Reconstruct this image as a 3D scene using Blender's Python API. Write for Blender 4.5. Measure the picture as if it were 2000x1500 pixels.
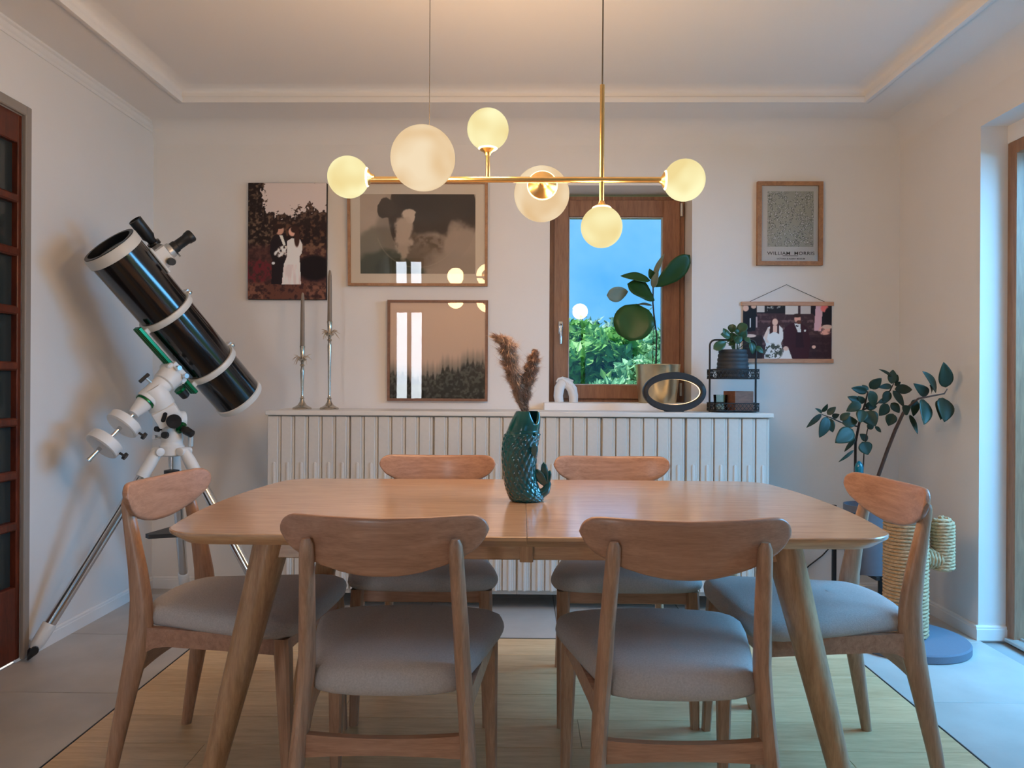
import bpy, bmesh, math, random
import numpy as np
from mathutils import Vector, Matrix

random.seed(7)
scene = bpy.context.scene
COL = scene.collection
for o in list(bpy.data.objects):
    bpy.data.objects.remove(o)

# ------------------------------------------------------------------ camera
F_PX = 1450.0
CAM = Vector((0.0, 0.0, 1.085))
YAW, ROLL = math.radians(0.79), math.radians(-0.30)
cam_data = bpy.data.cameras.new('camera')
cam_data.sensor_fit = 'HORIZONTAL'
cam_data.sensor_width = 36.0
cam_data.lens = F_PX * 36.0 / 2000.0
cam_data.clip_start = 0.05
cam = bpy.data.objects.new('camera', cam_data)
COL.objects.link(cam)
cam.location = CAM
cam.rotation_euler = (math.radians(90), ROLL, YAW)
scene.camera = cam
RCAM = cam.rotation_euler.to_matrix()

# ------------------------------------------------------------------ exposure and sky
scene.view_settings.view_transform = 'Standard'
scene.view_settings.look = 'None'
scene.view_settings.exposure = 0.30
scene.view_settings.gamma = 1.0
scene.view_settings.use_curve_mapping = False

SKY_STRENGTH = 1.1
world = bpy.data.worlds.new('sky')
scene.world = world
world.use_nodes = True
wn, wl = world.node_tree.nodes, world.node_tree.links
wn.clear()
w_out = wn.new('ShaderNodeOutputWorld')
w_bg = wn.new('ShaderNodeBackground')
w_co = wn.new('ShaderNodeTexCoord')
w_no = wn.new('ShaderNodeTexNoise')
w_no.inputs['Scale'].default_value = 3.2
w_no.inputs['Detail'].default_value = 6.0
w_no.inputs['Roughness'].default_value = 0.55
w_ra = wn.new('ShaderNodeValToRGB')
w_ra.color_ramp.elements[0].position = 0.38
w_ra.color_ramp.elements[0].color = (0.055, 0.36, 0.88, 1)
w_ra.color_ramp.elements[1].position = 0.68
w_ra.color_ramp.elements[1].color = (0.28, 0.64, 0.95, 1)
wl.new(w_co.outputs['Generated'], w_no.inputs['Vector'])
wl.new(w_no.outputs['Fac'], w_ra.inputs['Fac'])
wl.new(w_ra.outputs['Color'], w_bg.inputs['Color'])
w_bg.inputs['Strength'].default_value = SKY_STRENGTH
wl.new(w_bg.outputs['Background'], w_out.inputs['Surface'])

LAMP_GAIN = 0.74          # chandelier bulbs
LAMP_RGB = (1.0, 0.62, 0.32)

# daylight from the open sky outside the patio door on the right and outside the rear window that the square print mirrors
def daylight(name, loc, rot, sx, sy, watts, rgb):
    li = bpy.data.lights.new(name, 'AREA'); li.shape = 'RECTANGLE'; li.size = sx; li.size_y = sy
    li.energy = watts; li.color = rgb
    ob = bpy.data.objects.new(name, li); COL.objects.link(ob)
    ob.location = loc; ob.rotation_euler = rot
daylight('patio_daylight_offscreen', (3.15, 2.15, 2.45), (0, math.radians(54), 0), 2.0, 2.4, 235.0, (0.15, 0.54, 1.0))
daylight('rear_window_daylight_offscreen', (-1.68, -4.00, 1.15), (math.radians(90), 0, 0), 1.1, 2.1, 95.0, (0.90, 0.94, 1.0))
# sun on the garden; it stands on the far side of the house from the patio
sun = bpy.data.lights.new('sun_offscreen', 'SUN'); sun.energy = 9.0; sun.color = (1.0, 0.95, 0.86); sun.angle = 0.02
sun_ob = bpy.data.objects.new('sun_offscreen', sun); COL.objects.link(sun_ob)
sun_ob.rotation_euler = Vector((0.75, 0.25, -1.0)).to_track_quat('-Z', 'Y').to_euler()

# ------------------------------------------------------------------ helpers
def lin(r, g, b):
    f = lambda c: (c / 255 / 12.92) if c / 255 <= 0.04045 else ((c / 255 + 0.055) / 1.055) ** 2.4
    return (f(r), f(g), f(b), 1.0)

def ray(px, py):
    v = Vector(((px - 1000) / F_PX, (750 - py) / F_PX, -1.0))
    return RCAM @ v

def P(px, py, Y):
    """point of the room that shows at a pixel of the photograph and stands at depth Y"""
    d = ray(px, py)
    return CAM + d * (Y / d.y)

def PF(px, py, z=0.0):
    """same, for a point on a horizontal plane of height z"""
    d = ray(px, py)
    return CAM + d * ((z - CAM.z) / d.z)

def unit(y):
    return y / F_PX

class MB:
    def __init__(self):
        self.v, self.f = [], []
    def add(self, verts, faces):
        n = len(self.v)
        self.v += [tuple(p) for p in verts]
        self.f += [tuple(i + n for i in f) for f in faces]
        return self
    def box(self, x0, x1, y0, y1, z0, z1):
        vs = [(x, y, z) for x in (x0, x1) for y in (y0, y1) for z in (z0, z1)]
        return self.add(vs, [(0,1,3,2),(4,6,7,5),(0,4,5,1),(2,3,7,6),(0,2,6,4),(1,5,7,3)])
    def rbox(self, x0, x1, y0, y1, z0, z1, b=0.003, seg=1):
        bm = bmesh.new()
        bmesh.ops.create_cube(bm, size=1.0)
        for v in bm.verts:
            v.co = Vector(((x0+x1)/2 + v.co.x*(x1-x0), (y0+y1)/2 + v.co.y*(y1-y0), (z0+z1)/2 + v.co.z*(z1-z0)))
        bmesh.ops.bevel(bm, geom=list(bm.edges), offset=b, segments=seg, affect='EDGES', profile=0.5)
        bm.verts.index_update()
        self.add([v.co for v in bm.verts], [[v.index for v in f.verts] for f in bm.faces])
        bm.free()
        return self
    def loft(self, rings, closed=True, cap=True):
        n = len(rings[0]); vs = [p for r in rings for p in r]; fs = []
        m = n if closed else n - 1
        for i in range(len(rings) - 1):
            for j in range(m):
                k = (j + 1) % n
                fs.append((i*n+j, i*n+k, (i+1)*n+k, (i+1)*n+j))
        if cap and closed:
            fs.append(tuple(reversed(range(n))))
            fs.append(tuple((len(rings)-1)*n + j for j in range(n)))
        return self.add(vs, fs)
    def lathe(self, prof, o=(0,0,0), axis=(0,0,1), n=24, cap=True):
        """prof: list of (distance along the axis, radius)"""
        o = Vector(o); a = Vector(axis).normalized()
        u = a.orthogonal().normalized(); w = a.cross(u)
        rings = [[o + a*t + (u*math.cos(2*math.pi*j/n) + w*math.sin(2*math.pi*j/n))*max(r, 1e-5) for j in range(n)] for t, r in prof]
        return self.loft(rings, True, cap)
    def tube(self, pts, rad, n=8, cap=True):
        pts = [Vector(p) for p in pts]
        if not isinstance(rad, (list, tuple)): rad = [rad]*len(pts)
        rings = []; u = None
        for i, p in enumerate(pts):
            d = (pts[min(i+1, len(pts)-1)] - pts[max(i-1, 0)]).normalized()
            u = d.orthogonal().normalized() if u is None else (u - d*u.dot(d)).normalized()
            w = d.cross(u)
            rings.append([p + (u*math.cos(2*math.pi*j/n) + w*math.sin(2*math.pi*j/n))*rad[i] for j in range(n)])
        return self.loft(rings, True, cap)
    def sphere(self, c, r, nu=24, nv=14, sc=(1,1,1)):
        c = Vector(c); rings = []
        for i in range(nv + 1):
            t = -math.pi/2 + math.pi*i/nv
            rr = max(math.cos(t), 1e-4)
            rings.append([c + Vector((sc[0]*r*rr*math.cos(2*math.pi*j/nu), sc[1]*r*rr*math.sin(2*math.pi*j/nu), sc[2]*r*math.sin(t))) for j in range(nu)])
        return self.loft(rings)
    def prism(self, outline, z0, z1):
        n = len(outline)
        vs = [(x, y, z0) for x, y in outline] + [(x, y, z1) for x, y in outline]
        fs = [tuple(reversed(range(n))), tuple(range(n, 2*n))] + [(i, (i+1) % n, n + (i+1) % n, n + i) for i in range(n)]
        return self.add(vs, fs)
    def frame(self, x0, x1, z0, z1, w, y0, y1):
        """picture or window frame of four mitred bars in the XZ plane"""
        a = [(x0,z0),(x1,z0),(x1,z1),(x0,z1)]; b = [(x0+w,z0+w),(x1-w,z0+w),(x1-w,z1-w),(x0+w,z1-w)]
        vs = [(x,y,z) for y in (y0,y1) for x,z in a] + [(x,y,z) for y in (y0,y1) for x,z in b]
        fs = []
        for i in range(4):
            k = (i+1) % 4
            fs += [(i,k,8+k,8+i), (4+i,12+i,12+k,4+k), (i,4+i,4+k,k), (8+i,8+k,12+k,12+i)]
        return self.add(vs, fs)
    def move(self, m):
        self.v = [tuple(m @ Vector(p)) for p in self.v]
        return self
    def build(self, name, material, parent=None, loc=None, smooth=40):
        me = bpy.data.meshes.new(name)
        v = self.v
        if loc is not None:
            v = [(p[0]-loc[0], p[1]-loc[1], p[2]-loc[2]) for p in v]
        me.from_pydata(v, [], self.f)
        bm = bmesh.new(); bm.from_mesh(me)
        bmesh.ops.recalc_face_normals(bm, faces=bm.faces)
        bm.to_mesh(me); bm.free()
        if smooth:
            me.polygons.foreach_set('use_smooth', [True]*len(me.polygons))
            me.set_sharp_from_angle(angle=math.radians(smooth))
        me.materials.append(material)
        ob = bpy.data.objects.new(name, me)
        COL.objects.link(ob)
        if parent is not None: ob.parent = parent
        if loc is not None: ob.location = loc
        return ob

def tag(o, label=None, cat=None, group=None, kind=None):
    if label: o['label'] = label
    if cat: o['category'] = cat
    if group: o['group'] = group
    if kind: o['kind'] = kind
    return o

def thing(name, loc, label, cat, group=None, rz=0.0):
    e = bpy.data.objects.new(name, None)
    e.empty_display_size = 0.05
    COL.objects.link(e)
    e.location = loc
    e.rotation_euler.z = rz
    return tag(e, label, cat, group)

def struct(o):
    o['kind'] = 'structure'
    return o

def copy_tree(o, parent=None):
    c = o.copy(); COL.objects.link(c)
    if parent is not None: c.parent = parent
    for ch in list(o.children): copy_tree(ch, c)
    return c

# ------------------------------------------------------------------ materials
def base_mat(name):
    m = bpy.data.materials.new(name); m.use_nodes = True
    nt = m.node_tree
    return m, nt, nt.nodes['Principled BSDF']

def mat(name, rgb, rough=0.5, metal=0.0, var=0.0, scale=20.0, bump=0.0, bscale=None, coat=0.0, spec=0.5, stretch=(1,1,1), emit=None, es=0.0, sss=0.0):
    m, nt, b = base_mat(name)
    N, L = nt.nodes, nt.links
    c = tuple(rgb[:3]) + (1.0,)
    b.inputs['Base Color'].default_value = c
    b.inputs['Roughness'].default_value = rough
    b.inputs['Metallic'].default_value = metal
    b.inputs['Specular IOR Level'].default_value = spec
    b.inputs['Coat Weight'].default_value = coat
    b.inputs['Coat Roughness'].default_value = 0.12
    if emit:
        b.inputs['Emission Color'].default_value = tuple(emit[:3]) + (1,)
        b.inputs['Emission Strength'].default_value = es
    if var or bump:
        tc = N.new('ShaderNodeTexCoord'); mp = N.new('ShaderNodeMapping')
        mp.inputs['Scale'].default_value = stretch
        L.new(tc.outputs['Object'], mp.inputs['Vector'])
        if var:
            no = N.new('ShaderNodeTexNoise'); no.inputs['Scale'].default_value = scale; no.inputs['Detail'].default_value = 5
            ra = N.new('ShaderNodeValToRGB')
            ra.color_ramp.elements[0].position = 0.3; ra.color_ramp.elements[1].position = 0.7
            ra.color_ramp.elements[0].color = tuple(x*(1-var) for x in c[:3]) + (1,)
            ra.color_ramp.elements[1].color = tuple(min(1, x*(1+var)) for x in c[:3]) + (1,)
            L.new(mp.outputs['Vector'], no.inputs['Vector']); L.new(no.outputs['Fac'], ra.inputs['Fac'])
            L.new(ra.outputs['Color'], b.inputs['Base Color'])
        if bump:
            n2 = N.new('ShaderNodeTexNoise'); n2.inputs['Scale'].default_value = bscale or scale*4; n2.inputs['Detail'].default_value = 4
            bp = N.new('ShaderNodeBump'); bp.inputs['Strength'].default_value = bump; bp.inputs['Distance'].default_value = 0.004
            L.new(mp.outputs['Vector'], n2.inputs['Vector']); L.new(n2.outputs['Fac'], bp.inputs['Height']); L.new(bp.outputs['Normal'], b.inputs['Normal'])
    return m

def wood(name, dark, light, stretch=(1.5, 14, 14), rough=0.42, coat=0.0, scale=4.0, bump=0.05, random_hue=0.0, spec=0.5):
    """grain running along the axis with the small stretch value"""
    m, nt, b = base_mat(name)
    N, L = nt.nodes, nt.links
    tc = N.new('ShaderNodeTexCoord'); mp = N.new('ShaderNodeMapping'); mp.inputs['Scale'].default_value = stretch
    oi = N.new('ShaderNodeObjectInfo'); ad = N.new('ShaderNodeVectorMath'); ad.operation = 'ADD'
    sc = N.new('ShaderNodeVectorMath'); sc.operation = 'SCALE'; sc.inputs['Scale'].default_value = 7.0
    cb = N.new('ShaderNodeCombineXYZ')
    for k in 'XYZ': L.new(oi.outputs['Random'], cb.inputs[k])
    L.new(cb.outputs[0], sc.inputs[0]); L.new(tc.outputs['Object'], ad.inputs[0]); L.new(sc.outputs[0], ad.inputs[1])
    L.new(ad.outputs[0], mp.inputs['Vector'])
    n1 = N.new('ShaderNodeTexNoise'); n1.inputs['Scale'].default_value = scale; n1.inputs['Detail'].default_value = 8; n1.inputs['Distortion'].default_value = 0.6
    n2 = N.new('ShaderNodeTexNoise'); n2.inputs['Scale'].default_value = scale*5; n2.inputs['Detail'].default_value = 3
    mx = N.new('ShaderNodeMix'); mx.data_type = 'FLOAT'; mx.inputs[0].default_value = 0.35
    L.new(mp.outputs[0], n1.inputs['Vector']); L.new(mp.outputs[0], n2.inputs['Vector'])
    L.new(n1.outputs['Fac'], mx.inputs[2]); L.new(n2.outputs['Fac'], mx.inputs[3])
    ra = N.new('ShaderNodeValToRGB')
    ra.color_ramp.elements[0].position = 0.32; ra.color_ramp.elements[0].color = tuple(dark[:3]) + (1,)
    ra.color_ramp.elements[1].position = 0.66; ra.color_ramp.elements[1].color = tuple(light[:3]) + (1,)
    L.new(mx.outputs[0], ra.inputs['Fac'])
    col = ra.outputs['Color']
    if random_hue:
        hs = N.new('ShaderNodeHueSaturation'); mr = N.new('ShaderNodeMapRange')
        mr.inputs['To Min'].default_value = 1 - random_hue; mr.inputs['To Max'].default_value = 1 + random_hue
        L.new(oi.outputs['Random'], mr.inputs['Value']); L.new(mr.outputs[0], hs.inputs['Value']); L.new(col, hs.inputs['Color'])
        col = hs.outputs['Color']
    L.new(col, b.inputs['Base Color'])
    b.inputs['Roughness'].default_value = rough; b.inputs['Coat Weight'].default_value = coat; b.inputs['Coat Roughness'].default_value = 0.16; b.inputs['Coat IOR'].default_value = 1.5 + 0.4*(coat >= 1.0)
    b.inputs['Specular IOR Level'].default_value = spec
    if bump:
        bp = N.new('ShaderNodeBump'); bp.inputs['Strength'].default_value = bump; bp.inputs['Distance'].default_value = 0.003
        L.new(mx.outputs[0], bp.inputs['Height']); L.new(bp.outputs['Normal'], b.inputs['Normal'])
    return m

def pane_mat(name, tint=(1,1,1), ior=1.5, rough=0.0):
    """clear sheet of glass: light goes straight through, the rest mirrors by Fresnel"""
    m = bpy.data.materials.new(name); m.use_nodes = True
    N, L = m.node_tree.nodes, m.node_tree.links
    N.clear()
    o = N.new('ShaderNodeOutputMaterial'); mx = N.new('ShaderNodeMixShader'); t = N.new('ShaderNodeBsdfTransparent'); g = N.new('ShaderNodeBsdfGlossy'); fr = N.new('ShaderNodeFresnel')
    t.inputs['Color'].default_value = tuple(tint) + (1,)
    g.inputs['Roughness'].default_value = rough
    fr.inputs['IOR'].default_value = ior
    L.new(fr.outputs[0], mx.inputs[0]); L.new(t.outputs[0], mx.inputs[1]); L.new(g.outputs[0], mx.inputs[2]); L.new(mx.outputs[0], o.inputs['Surface'])
    return m

def leaf_mat(name, dark, light, rough=0.35, trans=0.15):
    m, nt, b = base_mat(name)
    N, L = nt.nodes, nt.links
    tc = N.new('ShaderNodeTexCoord'); no = N.new('ShaderNodeTexNoise'); no.inputs['Scale'].default_value = 14
    oi = N.new('ShaderNodeObjectInfo'); mx = N.new('ShaderNodeMix'); mx.data_type = 'FLOAT'; mx.inputs[0].default_value = 0.5
    L.new(tc.outputs['Object'], no.inputs['Vector']); L.new(no.outputs['Fac'], mx.inputs[2]); L.new(oi.outputs['Random'], mx.inputs[3])
    ra = N.new('ShaderNodeValToRGB'); ra.color_ramp.elements[0].position = 0.2; ra.color_ramp.elements[1].position = 0.8
    ra.color_ramp.elements[0].color = tuple(dark[:3]) + (1,); ra.color_ramp.elements[1].color = tuple(light[:3]) + (1,)
    L.new(mx.outputs[0], ra.inputs['Fac']); L.new(ra.outputs[0], b.inputs['Base Color'])
    b.inputs['Roughness'].default_value = rough
    tr = N.new('ShaderNodeBsdfTranslucent'); L.new(ra.outputs[0], tr.inputs['Color'])
    ms = N.new('ShaderNodeMixShader'); ms.inputs[0].default_value = trans
    out = N['Material Output']
    L.new(b.outputs[0], ms.inputs[1]); L.new(tr.outputs[0], ms.inputs[2]); L.new(ms.outputs[0], out.inputs['Surface'])
    return m

def print_mat(name, rough=0.6):
    m, nt, b = base_mat(name)
    a = nt.nodes.new('ShaderNodeAttribute'); a.attribute_name = 'ink'
    nt.links.new(a.outputs['Color'], b.inputs['Base Color'])
    b.inputs['Roughness'].default_value = rough
    b.inputs['Specular IOR Level'].default_value = 0.25
    return m

M = {}
M['wall'] = mat('wall_paint', (0.80, 0.765, 0.735), 0.92, var=0.012, scale=3, bump=0.05, bscale=180, spec=0.2)
M['ceil'] = mat('ceiling_paint', (0.80, 0.77, 0.745), 0.95, bump=0.03, bscale=150, spec=0.2)
M['trim'] = mat('trim_paint', (0.84, 0.82, 0.80), 0.6)
M['tile'] = mat('stone_tile', lin(186, 179, 172), 0.42, var=0.10, scale=5, bump=0.08, bscale=40)
M['grout'] = mat('grout', (0.34, 0.33, 0.32), 0.9)
M['strip'] = mat('floor_strip_metal', (0.05, 0.05, 0.055), 0.4, 0.6)
M['plank'] = wood('oak_plank', lin(204, 166, 120), lin(232, 198, 152), (1.2, 12, 12), 0.38, random_hue=0.09)
M['oak'] = wood('table_oak', lin(172, 126, 90), lin(210, 167, 126), (1.6, 16, 16), 0.36, coat=1.0, random_hue=0.03)
M['oakz'] = wood('leg_oak', lin(158, 116, 80), lin(200, 158, 118), (16, 16, 1.6), 0.38, coat=0.15)
M['chair'] = wood('chair_wood', lin(160, 114, 88), lin(194, 147, 119), (1.6, 18, 18), 0.36, coat=0.25)
M['chairz'] = wood('chair_post_wood', lin(158, 116, 88), lin(194, 152, 122), (20, 20, 1.6), 0.4, coat=0.15)
M['fabric'] = mat('grey_weave', lin(192, 185, 182), 0.95, var=0.10, scale=260, bump=0.35, bscale=420, spec=0.15)
M['slat'] = mat('grey_lacquer', lin(212, 207, 200), 0.5, var=0.02, scale=60)
M['top'] = mat('worktop_white', lin(222, 217, 210), 0.4)
M['winwood'] = wood('window_wood', lin(122, 84, 64), lin(160, 116, 90), (12, 12, 1.2), 0.45)
M['doorwood'] = wood('patio_wood', lin(132, 94, 70), lin(166, 124, 94), (12, 12, 1.2), 0.4)
M['mahog'] = wood('dark_door_wood', lin(66, 24, 12), lin(112, 48, 26), (6, 6, 1.6), 0.35)
M['palebrass'] = mat('pale_brass', (0.70, 0.60, 0.40), 0.32, 1.0, var=0.05, scale=30)
M['brass'] = mat('brushed_brass', (0.78, 0.53, 0.22), 0.28, 1.0, var=0.06, scale=30)
M['chrome'] = mat('polished_steel', (0.72, 0.72, 0.72), 0.16, 1.0)
M['nickel'] = mat('aged_nickel', (0.52, 0.47, 0.40), 0.25, 1.0, var=0.1, scale=40)
M['alu'] = mat('cast_aluminium', (0.62, 0.61, 0.59), 0.35, 0.7)
M['white'] = mat('white_enamel', (0.80, 0.78, 0.75), 0.4)
M['offwhite'] = mat('ring_enamel', (0.70, 0.68, 0.63), 0.4)
M['black'] = mat('black_plastic', (0.012, 0.012, 0.013), 0.4)
M['blackmatte'] = mat('black_powder_coat', (0.018, 0.018, 0.020), 0.55)
M['tube'] = mat('black_gloss_tube', (0.006, 0.006, 0.007), 0.14, coat=0.6)
M['green'] = mat('green_anodised', (0.0, 0.13, 0.03), 0.25, 0.5)
M['frame'] = wood('frame_oak', lin(140, 96, 66), lin(182, 132, 92), (6, 6, 6), 0.5)
M['framedark'] = wood('frame_walnut', lin(112, 74, 54), lin(142, 98, 74), (6, 6, 6), 0.5)
M['paper'] = mat('mount_board', (0.82, 0.80, 0.79), 0.8)
M['glass'] = pane_mat('picture_glass', (0.98, 0.98, 0.98), 1.45)
M['pane'] = pane_mat('window_glass', (0.97, 0.98, 0.98), 1.45)
M['hallshade'] = mat('door_pane_hall_shade', (0.030, 0.036, 0.034), 0.08)  # opaque; the darkness of the hall behind is put into the pane colour
M['print'] = print_mat('print_ink')
M['inkblack'] = mat('print_black', (0.02, 0.02, 0.02), 0.7)
M['leafdark'] = leaf_mat('rubber_leaf', (0.007, 0.022, 0.011), (0.022, 0.048, 0.022), 0.5, 0.05)
M['leafgreen'] = leaf_mat('fig_leaf', (0.02, 0.075, 0.015), (0.045, 0.14, 0.03), 0.4, 0.28)
M['leafpale'] = leaf_mat('fig_leaf_underside', (0.16, 0.22, 0.18), (0.28, 0.34, 0.28), 0.5, 0.2)
M['leafmid'] = leaf_mat('trailing_leaf', (0.015, 0.055, 0.02), (0.05, 0.11, 0.045), 0.35, 0.1)
M['stem'] = mat('brown_stem', lin(82, 62, 54), 0.8, var=0.2, scale=60)
M['stemdark'] = mat('dark_stem', lin(46, 36, 32), 0.8, var=0.2, scale=60)
M['soil'] = mat('soil', (0.03, 0.022, 0.016), 0.95, bump=0.5, bscale=120)

# ================================================================== THE ROOM
XL, XR, YB, YR, HS = -1.95, 1.96, 3.89, -3.2, 2.44
WT = 0.34
WOOD_X0, WOOD_X1, WOOD_Y1 = -1.346, 1.333, 3.17

# ---- floor: a bed, stone tiles round the edge, oak planks in the middle
floor = MB().box(XL-0.3, XR+0.4, YR-0.3, YB+0.3, -0.12, -0.012).build('floor', M['grout'], smooth=0)
struct(floor)
def tile_piece(x0, x1, y0, y1):
    g = 0.0016
    if x1-x0 < 0.03 or y1-y0 < 0.03: return
    c = ((x0+x1)/2, (y0+y1)/2, 0.0)
    MB().rbox(x0+g, x1-g, y0+g, y1-g, -0.0125, 0.0, 0.0012).build('tile', M['tile'], floor, loc=c, smooth=0)
TS = 0.60
xs = [0.162 + TS*k for k in range(-5, 5)]
xs = [XL] + [x for x in xs if XL < x < XR] + [XR]
ys = [WOOD_Y1 + 0.42, YB]
for y0, y1 in ((WOOD_Y1+0.002, WOOD_Y1+0.602), (WOOD_Y1+0.602, YB)):
    for x0, x1 in zip(xs[:-1], xs[1:]): tile_piece(x0, x1, y0, y1)
y = WOOD_Y1
while y > YR + 0.01:
    y0 = max(YR, y-TS)
    tile_piece(XL, WOOD_X0-0.004, y0, y)
    tile_piece(WOOD_X1+0.004, XR, y0, y)
    y = y0
y = WOOD_Y1 - 0.004; k = 0
PW = 0.190
while y > YR + 0.01:
    y0 = max(YR, y-PW)
    cuts = [WOOD_X0] + [c for c in (WOOD_X0 + ((k*0.77) % 1.9) + 0.35 + 1.9*j for j in range(-1, 3)) if WOOD_X0+0.25 < c < WOOD_X1-0.25] + [WOOD_X1]
    for a, b in zip(cuts[:-1], cuts[1:]):
        c = ((a+b)/2, (y+y0)/2, 0.0)
        MB().rbox(a+0.0006, b-0.0006, y0+0.0007, y-0.0007, -0.0125, 0.0, 0.0008).build('plank', M['plank'], floor, loc=c, smooth=0)
    y = y0; k += 1
m = MB()
m.box(WOOD_X0-0.004, WOOD_X0-0.0004, YR, WOOD_Y1, -0.012, 0.0012)
m.box(WOOD_X1+0.0004, WOOD_X1+0.004, YR, WOOD_Y1, -0.012, 0.0012)
m.box(WOOD_X0-0.004, WOOD_X1+0.004, WOOD_Y1-0.0036, WOOD_Y1+0.0004, -0.012, 0.0012)
m.build('edge_strip', M['strip'], floor, smooth=0)

# ---- back wall with the window opening
WX0, WX1 = P(1073, 600, YB).x, P(1351, 600, YB).x
WZ0, WZ1 = P(1200, 801, YB).z, P(1200, 362, YB).z
m = MB()
m.box(XL-WT, WX0, YB, YB+WT, -0.1, 2.7); m.box(WX1, XR+WT, YB, YB+WT, -0.1, 2.7)
m.box(WX0, WX1, YB, YB+WT, -0.1, WZ0); m.box(WX0, WX1, YB, YB+WT, WZ1, 2.7)
struct(m.build('wall_back', M['wall'], smooth=0))

# ---- left wall with the dark door
DY0, DY1, DZ = 2.02, 2.87, 2.12
m = MB()
m.box(XL-0.2, XL, DY1, YB, -0.1, 2.7); m.box(XL-0.2, XL, DY0, DY1, DZ, 2.7)
m.box(XL-0.2, XL, YR, DY0, -0.1, 2.7)
struct(m.build('wall_left', M['wall'], smooth=0))

# ---- right wall with the patio opening
OY0, OY1, OZ, OX = 0.85, 3.21, 2.20, 2.075
m = MB()
m.box(XR, XR+WT, YR, OY0, -0.1, 2.7)
m.box(XR, XR+WT, OY1, YB, -0.1, 2.7); m.box(XR, XR+WT, OY0, OY1, OZ, 2.7)
m.box(OX, XR+WT, OY0, OY1, 2.125, OZ)
struct(m.build('wall_right', M['wall'], smooth=0))

# ---- wall behind the camera: one known window, one added to brighten the room
RWX = [(-1.93, -1.45), (0.12, 1.75)]
m = MB()
m.box(XL-0.2, RWX[0][0], YR-WT, YR, -0.1, 2.7); m.box(1.75, XR+WT, YR-WT, YR, -0.1, 2.7); m.box(RWX[0][1], 0.12, YR-WT, YR, -0.1, 2.7)
for a, b in RWX:
    m.box(a, b, YR-WT, YR, -0.1, 0.10 if a < 0 else 0.90); m.box(a, b, YR-WT, YR, 2.05, 2.7)
struct(m.build('wall_rear', M['wall'], smooth=0))

# ---- ceiling: flat soffit ring, lip, cove and raised field
IX0, IX1, IY1 = P(354, 195, 3.53).x, P(1691, 190, 3.53).x, 3.53
IY0 = YR + 0.33
m = MB()
m.box(XL-0.1, IX0, YR-0.1, YB+0.1, HS, 2.7); m.box(IX1, XR+0.1, YR-0.1, YB+0.1, HS, 2.7)
m.box(IX0, IX1, IY1, YB+0.1, HS, 2.7); m.box(IX0, IX1, YR-0.1, IY0, HS, 2.7)
m.box(IX0, IX1, IY0, IY1, HS+0.05, 2.7)
struct(m.build('ceiling', M['ceil'], smooth=0))
prof = [(-0.03, HS+0.001), (-0.022, HS-0.012), (-0.004, HS-0.020), (0.008, HS-0.018), (0.013, HS-0.006), (0.012, HS+0.006), (0.004, HS+0.010),
        (0.003, HS+0.014), (0.007, HS+0.026), (0.016, HS+0.038), (0.032, HS+0.046), (0.055, HS+0.0495), (0.07, HS+0.0505)]
rings = [[(IX0+d, IY0+d, z), (IX1-d, IY0+d, z), (IX1-d, IY1-d, z), (IX0+d, IY1-d, z)] for d, z in prof]
struct(MB().loft(rings, True, False).build('trim_1', M['ceil'], smooth=50))
# crown moulding along the left wall
pr = [(0, 0), (0.0, -0.075), (0.008, -0.075), (0.012, -0.066), (0.012, -0.055), (0.024, -0.045), (0.030, -0.030), (0.030, -0.02), (0.044, -0.012), (0.048, 0)]
pr = [(a*0.62, b*0.62) for a, b in pr]
m = MB().loft([[(XL+a, yy, HS+b) for a, b in pr] for yy in (YR, YB)])
struct(m.build('trim_2', M['ceil'], smooth=30))

# plaster fillets where the back and right walls curve into the soffit
R4 = 0.11
arc = [(R4*(1-math.cos(t)), -R4*(1-math.sin(t))) for t in [math.pi/2*k/8 for k in range(9)]]
sec = [(-0.002, 0.002)] + [(-0.001 if i == 0 else a, b) for i, (a, b) in enumerate(arc)]
struct(MB().loft([[(xx, YB-a, HS+b) for a, b in sec] for xx in (XL, XR)]).build('trim_4', M['wall'], smooth=50))
struct(MB().loft([[(XR-a, yy, HS+b) for a, b in sec] for yy in (YR, YB)]).build('trim_5', M['wall'], smooth=50))
# ---- skirting boards
def skirting(name, axis, fixed, a, b, sign):
    pr = [(0, 0), (0.014, 0), (0.014, 0.046), (0.011, 0.049), (0.011, 0.056), (0.005, 0.062), (0, 0.062)]
    if axis == 'y': rings = [[(fixed + sign*d, t, z) for d, z in pr] for t in (a, b)]
    else: rings = [[(t, fixed + sign*d, z) for d, z in pr] for t in (a, b)]
    return MB().loft(rings)
struct(skirting('b', 'y', XL, DY1+0.045, YB, 1).build('baseboard_left', M['trim'], smooth=30))
struct(skirting('b', 'x', YB, XL+0.014, XR-0.014, -1).build('baseboard_back', M['trim'], smooth=30))
m = skirting('b', 'y', XR, OY1, YB, -1)
s2 = skirting('b', 'x', OY1, XR-0.014, OX, -1)
m.add(s2.v, s2.f)
struct(m.build('baseboard_right', M['trim'], smooth=30))

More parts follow.
